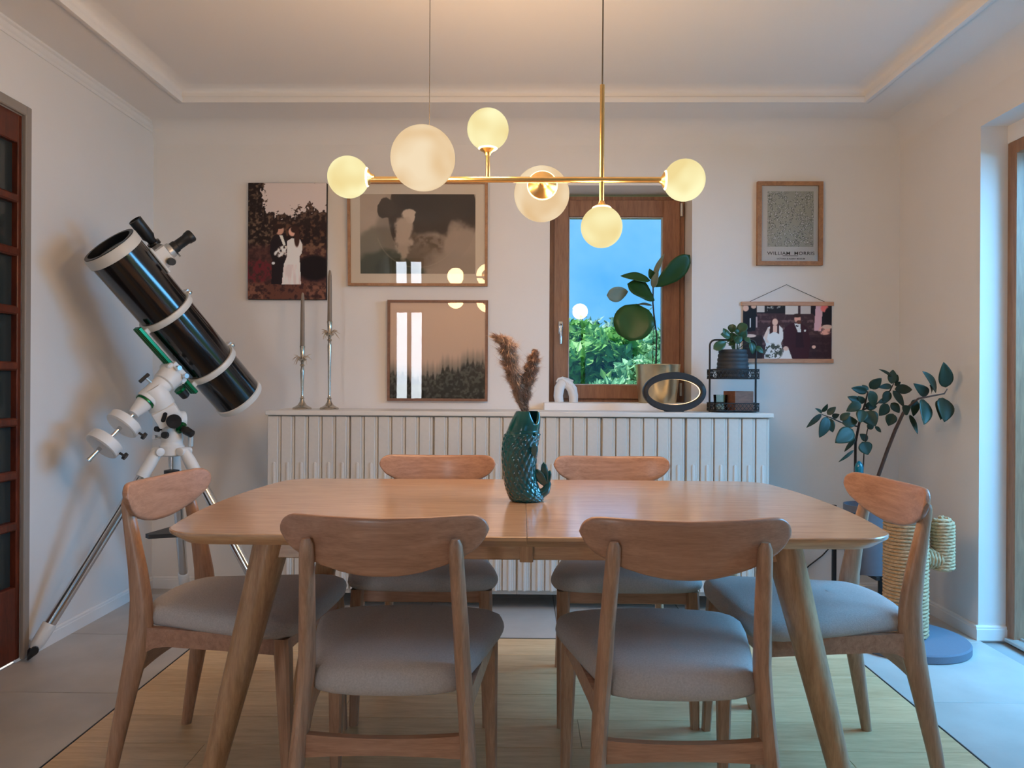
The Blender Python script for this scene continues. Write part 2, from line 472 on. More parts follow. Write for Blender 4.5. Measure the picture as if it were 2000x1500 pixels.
# ---- window in the back wall: frame, sash, pane, handle, hinge
WY = YB + 0.17
def wx(px): return P(px, 600, WY).x
def wz(py): return P(1200, py, WY).z
win = struct(thing('window_1', (0, 0, 0), None, None))
fx0, fx1, fz0, fz1 = WX0-0.03, wx(1336), WZ0+0.01, wz(384)
MB().frame(fx0, fx1, fz0, fz1, 0.085, WY, WY+0.07).build('window_frame', M['winwood'], win, smooth=0)
sx0, sx1, sz0, sz1 = wx(1081), wx(1326), wz(779), wz(392)
gx0, gx1, gz0, gz1 = wx(1110), wx(1293), wz(752), wz(425)
m = MB()
m.rbox(sx0, gx0, WY-0.022, WY+0.05, sz0, sz1, 0.004); m.rbox(gx1, sx1, WY-0.022, WY+0.05, sz0, sz1, 0.004)
m.rbox(gx0-0.002, gx1+0.002, WY-0.021, WY+0.05, sz0, gz0, 0.004); m.rbox(gx0-0.002, gx1+0.002, WY-0.021, WY+0.05, gz1, sz1, 0.004)
m.build('sash', M['winwood'], win, smooth=0)
MB().frame(gx0-0.001, gx1+0.001, gz0-0.001, gz1+0.001, 0.006, WY-0.008, WY+0.005).build('glazing_bead', mat('bead_seal', (0.5,0.52,0.52), 0.5), win, smooth=0)
MB().box(gx0-0.004, gx1+0.004, WY+0.006, WY+0.010, gz0-0.004, gz1+0.004).build('pane', M['pane'], win, smooth=0)
hx = P(1095, 640, WY-0.03)
hd = MB().rbox(hx.x-0.012, hx.x+0.012, WY-0.032, WY-0.021, hx.z-0.035, hx.z+0.035, 0.005, 2).build('handle', M['chrome'], win)
MB().tube([(hx.x, WY-0.03, hx.z+0.012), (hx.x, WY-0.055, hx.z+0.012), (hx.x, WY-0.062, hx.z+0.006), (hx.x, WY-0.062, hx.z-0.09)], [0.008, 0.008, 0.0085, 0.006], 10).build('lever', M['chrome'], hd)
for zz in (wz(412), wz(760)):
    MB().tube([(sx1+0.006, WY-0.028, zz-0.035), (sx1+0.006, WY-0.028, zz+0.035)], 0.008, 10).build('hinge', M['alu'], win)
# sill board
struct(MB().rbox(P(1061, 790, YB).x, P(1386, 790, YB).x, YB-0.10, WY+0.0, WZ0-0.004, P(1200, 786.5, YB).z, 0.004).build('trim_3', M['trim'], smooth=0))
SILL_Z = P(1200, 786.5, YB).z

# ---- dark glazed door in the left wall
door = struct(thing('door_1', (0, 0, 0), None, None))
def dz(py, Y=2.82): return P(15, py, Y).z
m = MB()
m.rbox(XL-0.005, XL+0.014, DY1-0.004, DY1+0.030, 0, DZ+0.04, 0.004)
m.rbox(XL-0.005, XL+0.014, DY0-0.030, DY0+0.004, 0, DZ+0.04, 0.004)
m.rbox(XL-0.005, XL+0.014, DY0, DY1, DZ+0.0, DZ+0.04, 0.004)
m.build('casing', mat('casing_paint', lin(150, 138, 128), 0.6), door, smooth=0)
LX = XL - 0.004
MB().rbox(LX-0.04, LX-0.002, DY1-0.022, DY1-0.001, 0.005, DZ, 0.003).build('stile', M['mahog'], door, smooth=0)
MB().rbox(LX-0.04, LX-0.002, DY0+0.001, DY0+0.11, 0.005, DZ, 0.003).build('stile', M['mahog'], door, smooth=0)
MB().rbox(LX-0.04, LX-0.002, DY0+0.11, DY1-0.022, dz(275), DZ, 0.004).build('top_rail', M['mahog'], door, smooth=0)
MB().rbox(LX-0.04, LX-0.002, DY0+0.11, DY1-0.022, 0.005, dz(1150), 0.004).build('bottom_panel', M['mahog'], door, smooth=0)
zs = [dz(q) for q in (385, 490, 605, 715, 825, 930, 1030)]
for zc in zs:
    MB().rbox(LX-0.04, LX+0.004, DY0+0.11, DY1-0.022, zc-0.017, zc+0.017, 0.006).build('glazing_bar', M['mahog'], door, smooth=0)
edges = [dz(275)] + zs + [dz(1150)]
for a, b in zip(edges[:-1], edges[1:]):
    MB().box(LX-0.032, LX-0.026, DY0+0.11, DY1-0.022, b, a).build('pane', M['hallshade'], door, smooth=0)

# ---- patio door in the right wall
pd = struct(thing('door_2', (0, 0, 0), None, None))
FX0 = OX; FD = 0.15
m = MB()
m.rbox(FX0, FX0+FD, OY1-0.055, OY1, 0.0, 2.125, 0.003)
m.rbox(FX0, FX0+FD, OY0, OY0+0.055, 0.0, 2.125, 0.003)
m.rbox(FX0+0.001, FX0+FD-0.001, OY0, OY1, 2.07, 2.125, 0.003)
m.build('door_frame', M['doorwood'], pd, smooth=0)
MB().rbox(FX0-0.02, FX0+FD+0.02, OY0, OY1-0.02, 0.0, 0.018, 0.004).build('threshold', M['alu'], pd, smooth=0)
for k in (0.03, 0.075, 0.12):
    MB().rbox(FX0+k-0.006, FX0+k+0.006, OY0+0.05, OY1-0.056, 0.016, 0.026, 0.002).build('track', M['alu'], pd, smooth=0)
# both leaves are slid to the far half, so the half next to the wall corner stands open
mid = (OY0+OY1)/2
for k, (a, b) in enumerate(((OY0+0.055, mid+0.05), (OY0+0.075, mid+0.07))):
    xx = FX0 + 0.022 + 0.064*k
    m = MB()
    m.rbox(xx, xx+0.05, a, a+0.09, 0.027, 2.07, 0.004); m.rbox(xx, xx+0.05, b-0.09, b, 0.027, 2.07, 0.004)
    m.rbox(xx+0.001, xx+0.049, a+0.09, b-0.09, 0.027, 0.13, 0.004); m.rbox(xx+0.001, xx+0.049, a+0.09, b-0.09, 1.97, 2.07, 0.004)
    sl = m.build('sliding_leaf', M['doorwood'], pd, smooth=0)
    MB().box(xx+0.022, xx+0.028, a+0.085, b-0.085, 0.125, 1.975).build('pane', M['pane'], sl, smooth=0)

# ---- the window mirrored in the square print, and the unseen one added for light
for i, (a, b) in enumerate(RWX):
    w = struct(thing('window_%d' % (i+2), (0, 0, 0), None, None))
    lo = 0.10 if a < 0 else 0.90
    MB().frame(a, b, lo, 2.05, 0.05, YR-0.16, YR-0.09).build('window_frame', M['winwood'], w, smooth=0)
    MB().rbox((a+b)/2-0.03, (a+b)/2+0.03, YR-0.155, YR-0.095, lo+0.05, 2.0, 0.004).build('mullion', M['winwood'], w, smooth=0)
    MB().box(a+0.05, (a+b)/2-0.03, YR-0.13, YR-0.125, lo+0.05, 2.0).build('pane', M['pane'], w, smooth=0)
    MB().box((a+b)/2+0.03, b-0.05, YR-0.13, YR-0.125, lo+0.05, 2.0).build('pane', M['pane'], w, smooth=0)

# ================================================================== OUTSIDE
M['lawn'] = mat('lawn', (0.06, 0.14, 0.03), 0.9, var=0.4, scale=2)
M['terrace'] = mat('terrace_stone', (0.42, 0.42, 0.41), 0.8, var=0.1, scale=3)
struct(MB().box(-60, 60, -60, 60, -0.45, -0.25).build('floor_garden', M['lawn'], smooth=0))
struct(MB().box(XR+WT, XR+WT+3.2, -3, 5, -0.24, -0.06).build('floor_terrace', M['terrace'], smooth=0))

def leaf_cloud(name, blobs, n, size, material, parent, seed, loc):
    rng = np.random.default_rng(seed)
    w = np.array([b[3]*b[4]*b[5] for b in blobs]); w = w/w.sum()
    idx = rng.choice(len(blobs), n, p=w)
    B = np.array(blobs)[idx]
    d = rng.normal(size=(n, 3)); d /= np.linalg.norm(d, axis=1)[:, None]
    r = rng.uniform(0.55, 1.08, n)[:, None]
    c = B[:, :3] + d*r*B[:, 3:6]
    a = rng.normal(size=(n, 3)); a /= np.linalg.norm(a, axis=1)[:, None]
    b = np.cross(a, rng.normal(size=(n, 3))); b /= np.linalg.norm(b, axis=1)[:, None]
    s = size*rng.uniform(0.6, 1.3, n)[:, None]
    nn = np.cross(a, b)
    v = np.stack([c - a*s, c + b*s*0.45 + nn*s*0.12, c + a*s, c - b*s*0.45 + nn*s*0.12], 1).reshape(-1, 3)
    me = bpy.data.meshes.new(name)
    me.from_pydata(v.tolist(), [], [(4*i, 4*i+1, 4*i+2, 4*i+3) for i in range(n)])
    me.materials.append(material)
    ob = bpy.data.objects.new(name, me); COL.objects.link(ob); ob.parent = parent
    ob['kind'] = 'stuff'
    return ob

M['hedge'] = leaf_mat('hedge_leaf', (0.10, 0.32, 0.08), (0.34, 0.62, 0.20), 0.5, 0.35)
M['hedge2'] = leaf_mat('bush_leaf', (0.10, 0.30, 0.16), (0.28, 0.56, 0.30), 0.5, 0.3)
M['fir'] = leaf_mat('far_conifer', (0.10, 0.22, 0.18), (0.22, 0.38, 0.32), 0.7, 0.2)
M['bark'] = mat('bark', (0.06, 0.045, 0.035), 0.9, var=0.3, scale=8)
def garden_tree(name, label, px, pytop, Y, halfw_px, material, seed, n, size, group=None, trunk=0.05, pybot=775):
    g = -0.25
    base = P(px, 700, Y); top = P(px, pytop, Y).z; lo = P(px, pybot, Y).z
    rx = halfw_px*unit(Y)
    t = thing(name, (base.x, Y, g), label, 'tree' if 'tree' in name else 'bush', group)
    rng = random.Random(seed)
    H = top - g; L0 = max(0.15, lo - g)
    blobs = []
    for k in range(9):
        f = k/8
        blobs.append((rng.uniform(-0.55, 0.55)*rx, rng.uniform(-0.4, 0.4)*rx, L0 + (H-L0)*(0.08 + 0.74*f) , rx*(0.62-0.25*f), rx*(0.62-0.25*f), (H-L0)*0.2))
    leaf_cloud('foliage', blobs, n, size, material, t, seed, None)
    MB().tube([(0,0,0), (0.03,0,H*0.4), (0,0.02,H*0.85)], [trunk, trunk*0.7, trunk*0.25], 8).build('trunk', M['bark'], t)
garden_tree('leafy_bush', 'bright green leafy bush nearest the house window', 1150, 622, 8.0, 120, M['hedge'], 1, 5200, 0.075)
garden_tree('leafy_bush', 'dark blue-green bush low below the window pane', 1250, 690, 7.0, 90, M['hedge2'], 2, 5200, 0.06)
garden_tree('leafy_bush', 'tall loose bush behind the fig plant stem', 1330, 560, 9.0, 95, M['hedge2'], 3, 4200, 0.07)
garden_tree('leafy_bush', 'wide bush growing behind the bright green bush', 1060, 640, 9.5, 130, M['hedge'], 4, 4200, 0.08)
def conifer(px, pytop, Y, seed):
    base = P(px, 700, Y); top = P(px, pytop, Y).z
    t = thing('conifer_tree', (base.x, Y, -0.25), 'hazy blue-green conifer in the row beyond the garden bushes', 'tree', 'conifers beyond the bushes')
    H = top + 0.25
    blobs = [(0, 0, H*(0.12 + 0.82*k/8), H*0.15*(1-k/8.6), H*0.15*(1-k/8.6), H*0.07) for k in range(9)]
    leaf_cloud('foliage', blobs, 900, 0.26, M['fir'], t, seed, None)
    MB().tube([(0,0,0), (0,0,H*0.85)], [0.16, 0.02], 6).build('trunk', M['bark'], t)
for i, (px, py) in enumerate([(1095, 596), (1118, 606), (1137, 590), (1152, 601), (1168, 596), (1184, 608), (1200, 600), (1222, 606), (1247, 598), (1272, 604), (1300, 595)]):
    conifer(px, py, 23 + 1.7*((i*4) % 11), 20+i)

# ================================================================== SIDEBOARD CABINETS AND WORKTOP
CY = 3.545                      # plane of the door backs
CZ0, CZ1 = P(1000, 1161, CY).z, P(1000, 813, CY).z
CX0, CX1 = P(523, 900, CY).x, P(1502, 900, CY).x
CW = (CX1-CX0)/6
which = ['at the telescope end of the sideboard', 'second from the telescope end of the sideboard', 'third from the telescope end of the sideboard',
         'third from the rubber plant end of the sideboard', 'second from the rubber plant end of the sideboard', 'at the rubber plant end of the sideboard']
SW = (CW-0.006)/6
DH = CZ1-0.004-(CZ0+0.022)
def slat_mesh():
    m = MB()
    w = SW-0.003
    m.rbox(0, w-0.013, -0.016, 0.0, 0, DH, 0.0022)
    m.rbox(w-0.0135, w, -0.0125, 0.0, 0, DH, 0.003)
    return m
def rib_mesh():
    m = MB(); h = DH*0.735; r = 0.0075
    out = [(-r, 0), (r, 0), (r, h-r)] + [(r*math.cos(a), h-r + r*math.sin(a)) for a in (math.pi*k/8 for k in range(1, 8))] + [(-r, h-r)]
    rings = [[(x*s, y, z if z < 0.001 else z - (1-s)*r) for x, z in out] for y, s in ((-0.014, 1.0), (-0.0178, 0.94), (-0.0190, 0.6))]
    return m.loft(rings)
slat_me = rib_me = None
for i in range(6):
    x0 = CX0 + i*CW
    cab = thing('cabinet', (x0+CW/2, CY, CZ0), 'pale grey slatted cabinet ' + which[i], 'cabinet', 'slatted cabinets under the worktop')
    MB().rbox(-CW/2+0.0005, CW/2-0.0005, 0.002, YB-CY, 0.0, CZ1-CZ0, 0.001).build('body', M['slat'], cab, smooth=0)
    dr = MB().box(-CW/2+0.003, CW/2-0.003, -0.004, 0.003, 0.022, 0.022+DH).build('door', M['slat'], cab, smooth=0)
    for k in range(6):
        xx = -CW/2 + 0.003 + k*SW + 0.0015
        if slat_me is None:
            ob = slat_mesh().build('slat', M['slat'], dr, smooth=0); slat_me = ob.data
        else:
            ob = bpy.data.objects.new('slat', slat_me); COL.objects.link(ob); ob.parent = dr
        ob.location = (xx, -0.003, 0.022)
        if rib_me is None:
            rb = rib_mesh().build('rib', M['slat'], dr, smooth=50); rib_me = rb.data
        else:
            rb = bpy.data.objects.new('rib', rib_me); COL.objects.link(rb); rb.parent = dr
        rb.location = (xx + SW*0.47, -0.003, 0.022)
    if i in (0, 5):
        pass
tag(MB().rbox(CX0-0.004, CX1+0.012, CY-0.032, YB-0.001, CZ1, CZ1+0.022, 0.003).build('worktop', M['top'], loc=((CX0+CX1)/2, CY+0.17, CZ1), smooth=0),
    'long thin pale worktop lying on the row of slatted cabinets', 'worktop')
TOP_Z = CZ1 + 0.022

# ================================================================== DINING TABLE
TZ = 0.75
TC = Vector((0.012, 2.118, 0))
HL, HW = 0.865, 0.492
def table_outline(grow=0.0):
    pts = []; r = 0.075
    for cx, cy, a0 in ((1, 1, 0), (-1, 1, 90), (-1, -1, 180), (1, -1, 270)):
        for k in range(9):
            a = math.radians(a0 + 90*k/8)
            pts.append(((HL-r)*cx + r*math.cos(a), (HW-r)*cy + r*math.sin(a)))
    full = []
    for i, p in enumerate(pts):
        q = pts[(i+1) % len(pts)]
        n = 14 if math.dist(p, q) > 0.3 else 1
        for k in range(n): full.append((p[0] + (q[0]-p[0])*k/n, p[1] + (q[1]-p[1])*k/n))
    out = []
    for x, y in full:
        x2 = x*(1 - 0.060*(abs(y)/HW)**2.2); y2 = y*(1 - 0.035*(abs(x)/HL)**2)
        L = math.hypot(x2, y2)
        out.append((x2*(1 + grow/L), y2*(1 + grow/L)))
    return out
def half_outline(out, side, j):
    n = len(out); res = []
    for i in range(n):
        p, q = out[i], out[(i+1) % n]
        pin, qin = (p[0]-j)*side > 0, (q[0]-j)*side > 0
        if pin: res.append(p)
        if pin != qin:
            t = (j-p[0])/(q[0]-p[0]); res.append((j, p[1] + t*(q[1]-p[1])))
    return res
table = thing('dining_table', TC, 'oak extending dining table with bowed edges and splayed round legs', 'table')
for side in (-1, 1):
    rings = []
    for z, g in ((TZ-0.028, -0.030), (TZ-0.010, -0.002), (TZ-0.006, 0.0), (TZ-0.002, 0.0), (TZ, -0.003)):
        rings.append([(x, y, z) for x, y in half_outline(table_outline(g), side, 0.0006*side)])
    MB().loft(rings).build('leaf', M['oak'], table, smooth=30)
for sx in (-1, 1):
    MB().rbox(min(sx*0.007, sx*0.60), max(sx*0.007, sx*0.60), -0.375, -0.352, TZ-0.078, TZ-0.027, 0.002).build('apron', M['oak'], table, smooth=0)
    MB().rbox(min(sx*0.007, sx*0.60), max(sx*0.007, sx*0.60), 0.352, 0.375, TZ-0.078, TZ-0.027, 0.002).build('apron', M['oak'], table, smooth=0)
    MB().rbox(min(sx*0.60, sx*0.623), max(sx*0.60, sx*0.623), -0.34, 0.34, TZ-0.078, TZ-0.027, 0.002).build('apron', M['oak'], table, smooth=0)
for yy in (-0.378, 0.378):
    MB().rbox(-0.016, 0.016, yy-0.010, yy+0.010, TZ-0.081, TZ-0.027, 0.002).build('apron_block', M['oakz'], table, smooth=0)
for sx in (-1, 1):
    for sy in (-1, 1):
        rings = []
        top = Vector((sx*0.605, sy*0.345, TZ-0.027)); foot = Vector((sx*0.775, sy*0.395, 0.0))
        for k in range(7):
            f = k/6; c = top.lerp(foot, f); r = 0.044*(1-f) + 0.021*f
            ring = []
            for j in range(20):
                a = 2*math.pi*j/20
                lobe = 1 + 0.07*math.cos(3*(a - math.atan2(-sy, -sx)))
                ring.append((c.x + r*lobe*math.cos(a), c.y + r*lobe*math.sin(a), c.z))
            rings.append(ring)
        MB().loft(rings).build('leg', M['oakz'], table)

# ================================================================== DINING CHAIRS
def interp(tab, x):
    for (a, va), (b, vb) in zip(tab[:-1], tab[1:]):
        if a <= x <= b: return va + (vb-va)*(x-a)/(b-a)
    return tab[-1][1]
BOT = [(0, .127), (.04, .1255), (.08, .118), (.13, .1035), (.159, .089), (.18, .077), (.192, .067), (.202, .053), (.2085, .041), (.2115, .033)]
TOPT = [(0, .004), (.10, .002), (.165, .0), (.18, .001), (.19, .0035), (.200, .010), (.2065, .019), (.2115, .033)]
def make_chair():
    t = thing('dining_chair', (0, 0, 0), 'x', 'chair', 'dining chairs round the table')
    H = 0.815
    # back panel
    rings = []
    N = 40
    for k in range(N+1):
        x = 0.2115*math.sin(-math.pi/2 + math.pi*k/N)
        if abs(x) > 0.21145: x = math.copysign(0.21145, x)
        zt = H - interp(TOPT, abs(x)); zb = H - interp(BOT, abs(x))
        h = max((zt-zb)/2, 0.0008); zc = (zt+zb)/2; th = min(0.0085, h)
        ring = []
        for a in range(16):
            an = 2*math.pi*(a+0.5)/16
            cy, cz = math.cos(an), math.sin(an)
            py = th*math.copysign(abs(cy)**0.45, cy); pz = h*math.copysign(abs(cz)**0.28, cz)
            z = zc + pz
            y = -0.262 + 0.95*x*x - 0.12*(z-0.75) + py
            ring.append((x, y, z))
        rings.append(ring)
    MB().loft(rings).build('backrest', M['chair'], t, smooth=60)
    # rear legs that run on as back posts
    prof = [(0.0, .188, -.285, .0125, .016), (.12, .184, -.264, .014, .021), (.25, .176, -.239, .0155, .026), (.36, .168, -.218, .0165, .032), (.43, .163, -.209, .017, .034),
            (.50, .158, -.212, .0165, .031), (.58, .155, -.224, .016, .027), (.66, .151, -.241, .0155, .022), (.73, .148, -.256, .015, .0175), (.755, .147, -.262, .0135, .014), (.768, .147, -.265, .008, .008)]
    for s in (-1, 1):
        rings = [[(s*x + rx*math.cos(2*math.pi*j/14), y + ry*math.sin(2*math.pi*j/14), z) for j in range(14)] for z, x, y, rx, ry in prof]
        MB().loft(rings).build('leg', M['chairz'], t)
        # front leg
        rings = []
        for z, x, y, h in ((0.0, .203, .222, .0125), (.20, .200, .212, .016), (.385, .197, .203, .020), (.428, .196, .200, .020)):
            b = h*0.35
            ring = [(s*x+dx, y+dy, z) for dx, dy in ((h-b, -h), (h, -h+b), (h, h-b), (h-b, h), (-h+b, h), (-h, h-b), (-h, -h+b), (-h+b, -h))]
            rings.append(ring)
        MB().loft(rings).build('leg', M['chairz'], t, smooth=30)
        # side rail with a flare down the rear leg
        a, b = Vector((s*0.163, -0.205, 0)), Vector((s*0.196, 0.19, 0))
        side = Vector((b.y-a.y, -(b.x-a.x), 0)).normalized()*0.010
        rings = []
        for f, zb in ((0.0, .352), (.05, .366), (.11, .378), (.2, .383), (.5, .384), (1.0, .384)):
            c = a.lerp(b, f)
            rings.append([(c.x+side.x, c.y+side.y, zb), (c.x+side.x, c.y+side.y, .430), (c.x-side.x, c.y-side.y, .430), (c.x-side.x, c.y-side.y, zb)])
        MB().loft(rings).build('side_rail', M['chair'], t, smooth=30)
    MB().rbox(-0.18, 0.18, 0.193, 0.213, 0.388, 0.430, 0.003).build('front_rail', M['chair'], t, smooth=0)
    rings = []
    for k in range(13):
        x = -0.166 + 0.332*k/12; arch = 0.010*(1-(x/0.166)**2)
        y = -0.222 - 0.008*(1-(x/0.166)**2)
        rings.append([(x, y-0.009, .302+arch), (x, y-0.009, .352-arch*0.5), (x, y+0.009, .352-arch*0.5), (x, y+0.009, .302+arch)])
    MB().loft(rings).build('back_stretcher', M['chair'], t, smooth=30)
    # cushion
    half = [(0, -.236), (.06, -.233), (.11, -.224), (.145, -.207), (.160, -.178), (.170, -.13), (.188, -.06), (.208, .03), (.226, .11), (.234, .165), (.228, .205), (.205, .232), (.155, .246), (.08, .251), (0, .252)]
    out = half + [(-x, y) for x, y in reversed(half[1:-1])]
    rings = []
    for z, s in ((.426, .90), (.430, .955), (.438, .988), (.450, 1.0), (.462, .992), (.473, .965), (.481, .91), (.486, .80), (.489, .6), (.490, .3)):
        rings.append([(x*s, 0.01 + (y-0.01)*s, z + 0.006*(1-abs(x)/.235)*(z > .47)) for x, y in out])
    MB().loft(rings).build('cushion', M['fabric'], t, smooth=80)
    return t
chair0 = make_chair()
chair0.scale = (1.04, 1.0, 1.0)
spots = [
    ('dining chair facing the sideboard from across the table, at the telescope end', -0.287, 1.775, 0.0),
    ('dining chair facing the sideboard from across the table, at the cactus end', 0.335, 1.765, 1.0),
    ('dining chair between table and sideboard, on the telescope side of the fish vase', -0.318, 2.572, 180.0),
    ('dining chair between table and sideboard, on the window side of the fish vase', 0.339, 2.574, 180.0),
    ('dining chair at the short end of the table beside the telescope tripod', -0.797, 2.130, -95.0),
    ('dining chair at the short end of the table in front of the rope cactus', 0.817, 2.146, 93.0),
]
for i, (lab, x, y, a) in enumerate(spots):
    c = chair0 if i == 0 else copy_tree(chair0)
    c.location = (x, y, 0); c.rotation_euler.z = math.radians(a); c['label'] = lab

# ================================================================== CHANDELIER
M['globe'] = None
def globe_mat(name, rgb, s):
    m, nt, b = base_mat(name)
    b.inputs['Specular IOR Level'].default_value = 0.0; b.inputs['Base Color'].default_value = (0.0, 0.0, 0.0, 1); b.inputs['Roughness'].default_value = 0.25
    N, L = nt.nodes, nt.links
    # opal glass lit from inside, a little uneven
    tc = N.new('ShaderNodeTexCoord'); no = N.new('ShaderNodeTexNoise'); no.inputs['Scale'].default_value = 11.0; no.inputs['Detail'].default_value = 1.0
    ra = N.new('ShaderNodeValToRGB')
    ra.color_ramp.elements[0].position = 0.30; ra.color_ramp.elements[0].color = tuple(x*0.86 for x in rgb) + (1,)
    ra.color_ramp.elements[1].position = 0.70; ra.color_ramp.elements[1].color = (1.0, min(1.0, rgb[1]*1.18), min(1.0, rgb[2]*1.5), 1)
    L.new(tc.outputs['Object'], no.inputs['Vector']); L.new(no.outputs['Fac'], ra.inputs['Fac']); L.new(ra.outputs['Color'], b.inputs['Emission Color'])
    b.inputs['Emission Strength'].default_value = s
    return m
M['globe'] = globe_mat('opal_globe_small', (1.0, 0.80, 0.36), 0.84)
M['globebig'] = globe_mat('opal_globe_large', (1.0, 0.68, 0.36), 0.74)
LY = 2.14
bl, br = P(718, 349, LY), P(1296, 353, LY)
BZ = (bl.z + br.z)/2
ch = thing('chandelier', ((bl.x+br.x)/2, LY, BZ), 'brass bar chandelier with glowing opal globes hanging over the table', 'chandelier')
O = Vector(ch.location)
MB().tube([(bl.x-O.x, 0, 0), (br.x-O.x, 0, 0)], 0.0085, 16).build('bar', M['brass'], ch)
def globe(px, py, Y, r, d, big=False, arm=None):
    """d: direction from the globe back to the bar"""
    c = P(px, py, Y) - O; d = Vector(d)
    g = MB().sphere(c, r, 40, 24).build('globe', M['globebig' if big else 'globe'], ch)
    k = 0.52 if big else 0.45
    cupr = r*k; h = math.sqrt(r*r - cupr*cupr)
    dep = 0.030 if big else 0.016
    MB().lathe([(h-0.004, cupr*1.0), (h+0.001, cupr*1.03), (h+dep*0.35, cupr*0.86), (h+dep*0.75, cupr*0.45), (h+dep, 0.009), (h+dep+0.006, 0.007)], c, d, 32).build('cup', M['brass'], ch)
    li = bpy.data.lights.new('bulb', 'POINT'); li.color = LAMP_RGB; li.shadow_soft_size = r + 0.003; li.use_soft_falloff = False
    li.energy = (9.0 if big else 6.0)*LAMP_GAIN
    lo = bpy.data.objects.new('bulb', li); COL.objects.link(lo); lo.parent = ch; lo.location = c
    return c, h + dep
RS, RB = 40.5*unit(LY), 0.0865
c, e = globe(680.5, 346, LY, RS, (1, 0, 0)); MB().tube([c + Vector((e, 0, 0)), (bl.x-O.x+0.01, 0, 0)], 0.0075, 12).build('stem', M['brass'], ch)
c, e = globe(1336.5, 352, LY, RS, (-1, 0, 0)); MB().tube([c - Vector((e, 0, 0)), (br.x-O.x-0.01, 0, 0)], 0.0075, 12).build('stem', M['brass'], ch)
c, e = globe(953, 253, LY, RS, (0, 0, -1)); MB().tube([c - Vector((0, 0, e)), (c.x, c.y, 0)], 0.0062, 12).build('stem', M['brass'], ch)
c, e = globe(1175, 443.5, LY, RS, (0, 0, 1)); lowc = c
MB().tube([c + Vector((0, 0, e)), (c.x, c.y, P(1178, 166, LY).z - O.z)], 0.0068, 12).build('rod', M['brass'], ch)
c, e = globe(826, 309, 1.99, RB, (0, 1, 0), True); MB().tube([c + Vector((0, e-0.002, 0)), (c.x, 0, 0)], 0.0062, 12).build('stem', M['brass'], ch)
fc = c
c, e = globe(1058, 379, 2.33, RB, (0, -1, 0.10), True); MB().tube([c - Vector((0, e-0.002, -0.004)), (c.x, 0, 0)], 0.0062, 12).build('stem', M['brass'], ch)
CEIL = HS + 0.05 - O.z
M['cable'] = mat('lamp_cable', (0.10, 0.085, 0.07), 0.5)
MB().tube([(lowc.x, 0, P(1178, 168, LY).z-O.z), (lowc.x+0.002, 0, CEIL)], 0.0022, 8).build('cable', M['cable'], ch)
cx = P(838, 345, LY).x - O.x
MB().tube([(cx, 0, 0.006), (cx, 0, CEIL)], 0.0011, 6).build('cable', M['cable'], ch)
MB().lathe([(0, 0.05), (0.018, 0.05), (0.022, 0.046)], (lowc.x, 0, CEIL-0.022), (0, 0, 1), 24).build('ceiling_rose', M['brass'], ch)

# ================================================================== TELESCOPE ON TRIPOD MOUNT
B = P(470, 781, 3.55); T = P(213, 479, 3.03)
a = (T-B).normalized(); LT = (T-B).length
r_ = ray(340, 650).normalized()
e0 = Vector((-0.39, -0.61, -0.69)); e_ = (e0 - a*e0.dot(a)).normalized()
s_ = a.cross(e_).normalized()
RT = 0.113
tel = thing('telescope', (B + a*LT*0.4) , 'black reflector telescope tube with white rings on its mount', 'telescope')
TO = Vector(tel.location)
b0, t0 = B-TO, T-TO
MB().lathe([(0.02, RT), (LT-0.03, RT), (LT-0.03, RT-0.006), (0.10, RT-0.006)], b0, a, 48, cap=False).build('tube', M['tube'], tel)
MB().lathe([(0.0, RT-0.02), (0.0, RT+0.002), (0.006, RT+0.005), (0.026, RT+0.005), (0.030, RT)], b0, a, 48).build('mirror_cell', M['offwhite'], tel)
MB().lathe([(LT-0.045, RT+0.001), (LT-0.043, RT+0.005), (LT-0.006, RT+0.005), (LT, RT+0.001), (LT, RT-0.012), (LT-0.045, RT-0.012), (LT-0.045, RT+0.001)], b0, a, 48, cap=False).build('front_ring', M['offwhite'], tel)
MB().lathe([(LT-0.004, RT-0.001), (LT+0.003, RT-0.001), (LT+0.003, RT-0.016), (LT-0.03, RT-0.016)], b0, a, 48, cap=False).build('inner_rim', M['black'], tel)
MB().lathe([(LT-0.16, 0.028), (LT-0.115, 0.028), (LT-0.115, 0.0)], b0, a, 24).build('secondary_holder', M['black'], tel)
MB().lathe([(0.03, RT-0.01), (0.04, 0.0)], b0, a, 32).build('primary_mirror', M['chrome'], tel)
# rings
def clamp_ring(dist):
    rg = MB().lathe([(dist-0.014, RT), (dist-0.014, RT+0.009), (dist-0.011, RT+0.011), (dist+0.011, RT+0.011), (dist+0.014, RT+0.009), (dist+0.014, RT)], b0, a, 48, cap=False).build('tube_ring', M['offwhite'], tel)
    o = b0 + a*dist
    up = (-e_*0.80 + s_*0.6).normalized()
    for q in ((-e_*0.75 - s_*(-0.66)), (-e_*0.75 + s_*(-0.66))):
        pass
    ed = (r_*-0.15 - e_*0.95).normalized()
    pr = Matrix((s_, -e_, a)).transposed().to_4x4()
    hinge = MB().rbox(-0.016, 0.016, RT+0.004, RT+0.034, -0.016, 0.016, 0.003).move(Matrix.Translation(o) @ pr).build('clamp_bracket', M['alu'], rg, smooth=30)
    MB().lathe([(-0.022, 0.004), (0.018, 0.004), (0.019, 0.009), (0.032, 0.009), (0.034, 0.006)], o - e_*(RT+0.022), s_, 14).build('clamp_knob', M['chrome'], rg)
    MB().rbox(-0.02, 0.02, -RT-0.028, -RT+0.006, -0.013, 0.013, 0.003).move(Matrix.Translation(o) @ pr).build('ring_foot', M['offwhite'], rg, smooth=30)
RD = [LT*0.255, LT*0.605]
for d in RD: clamp_ring(d)
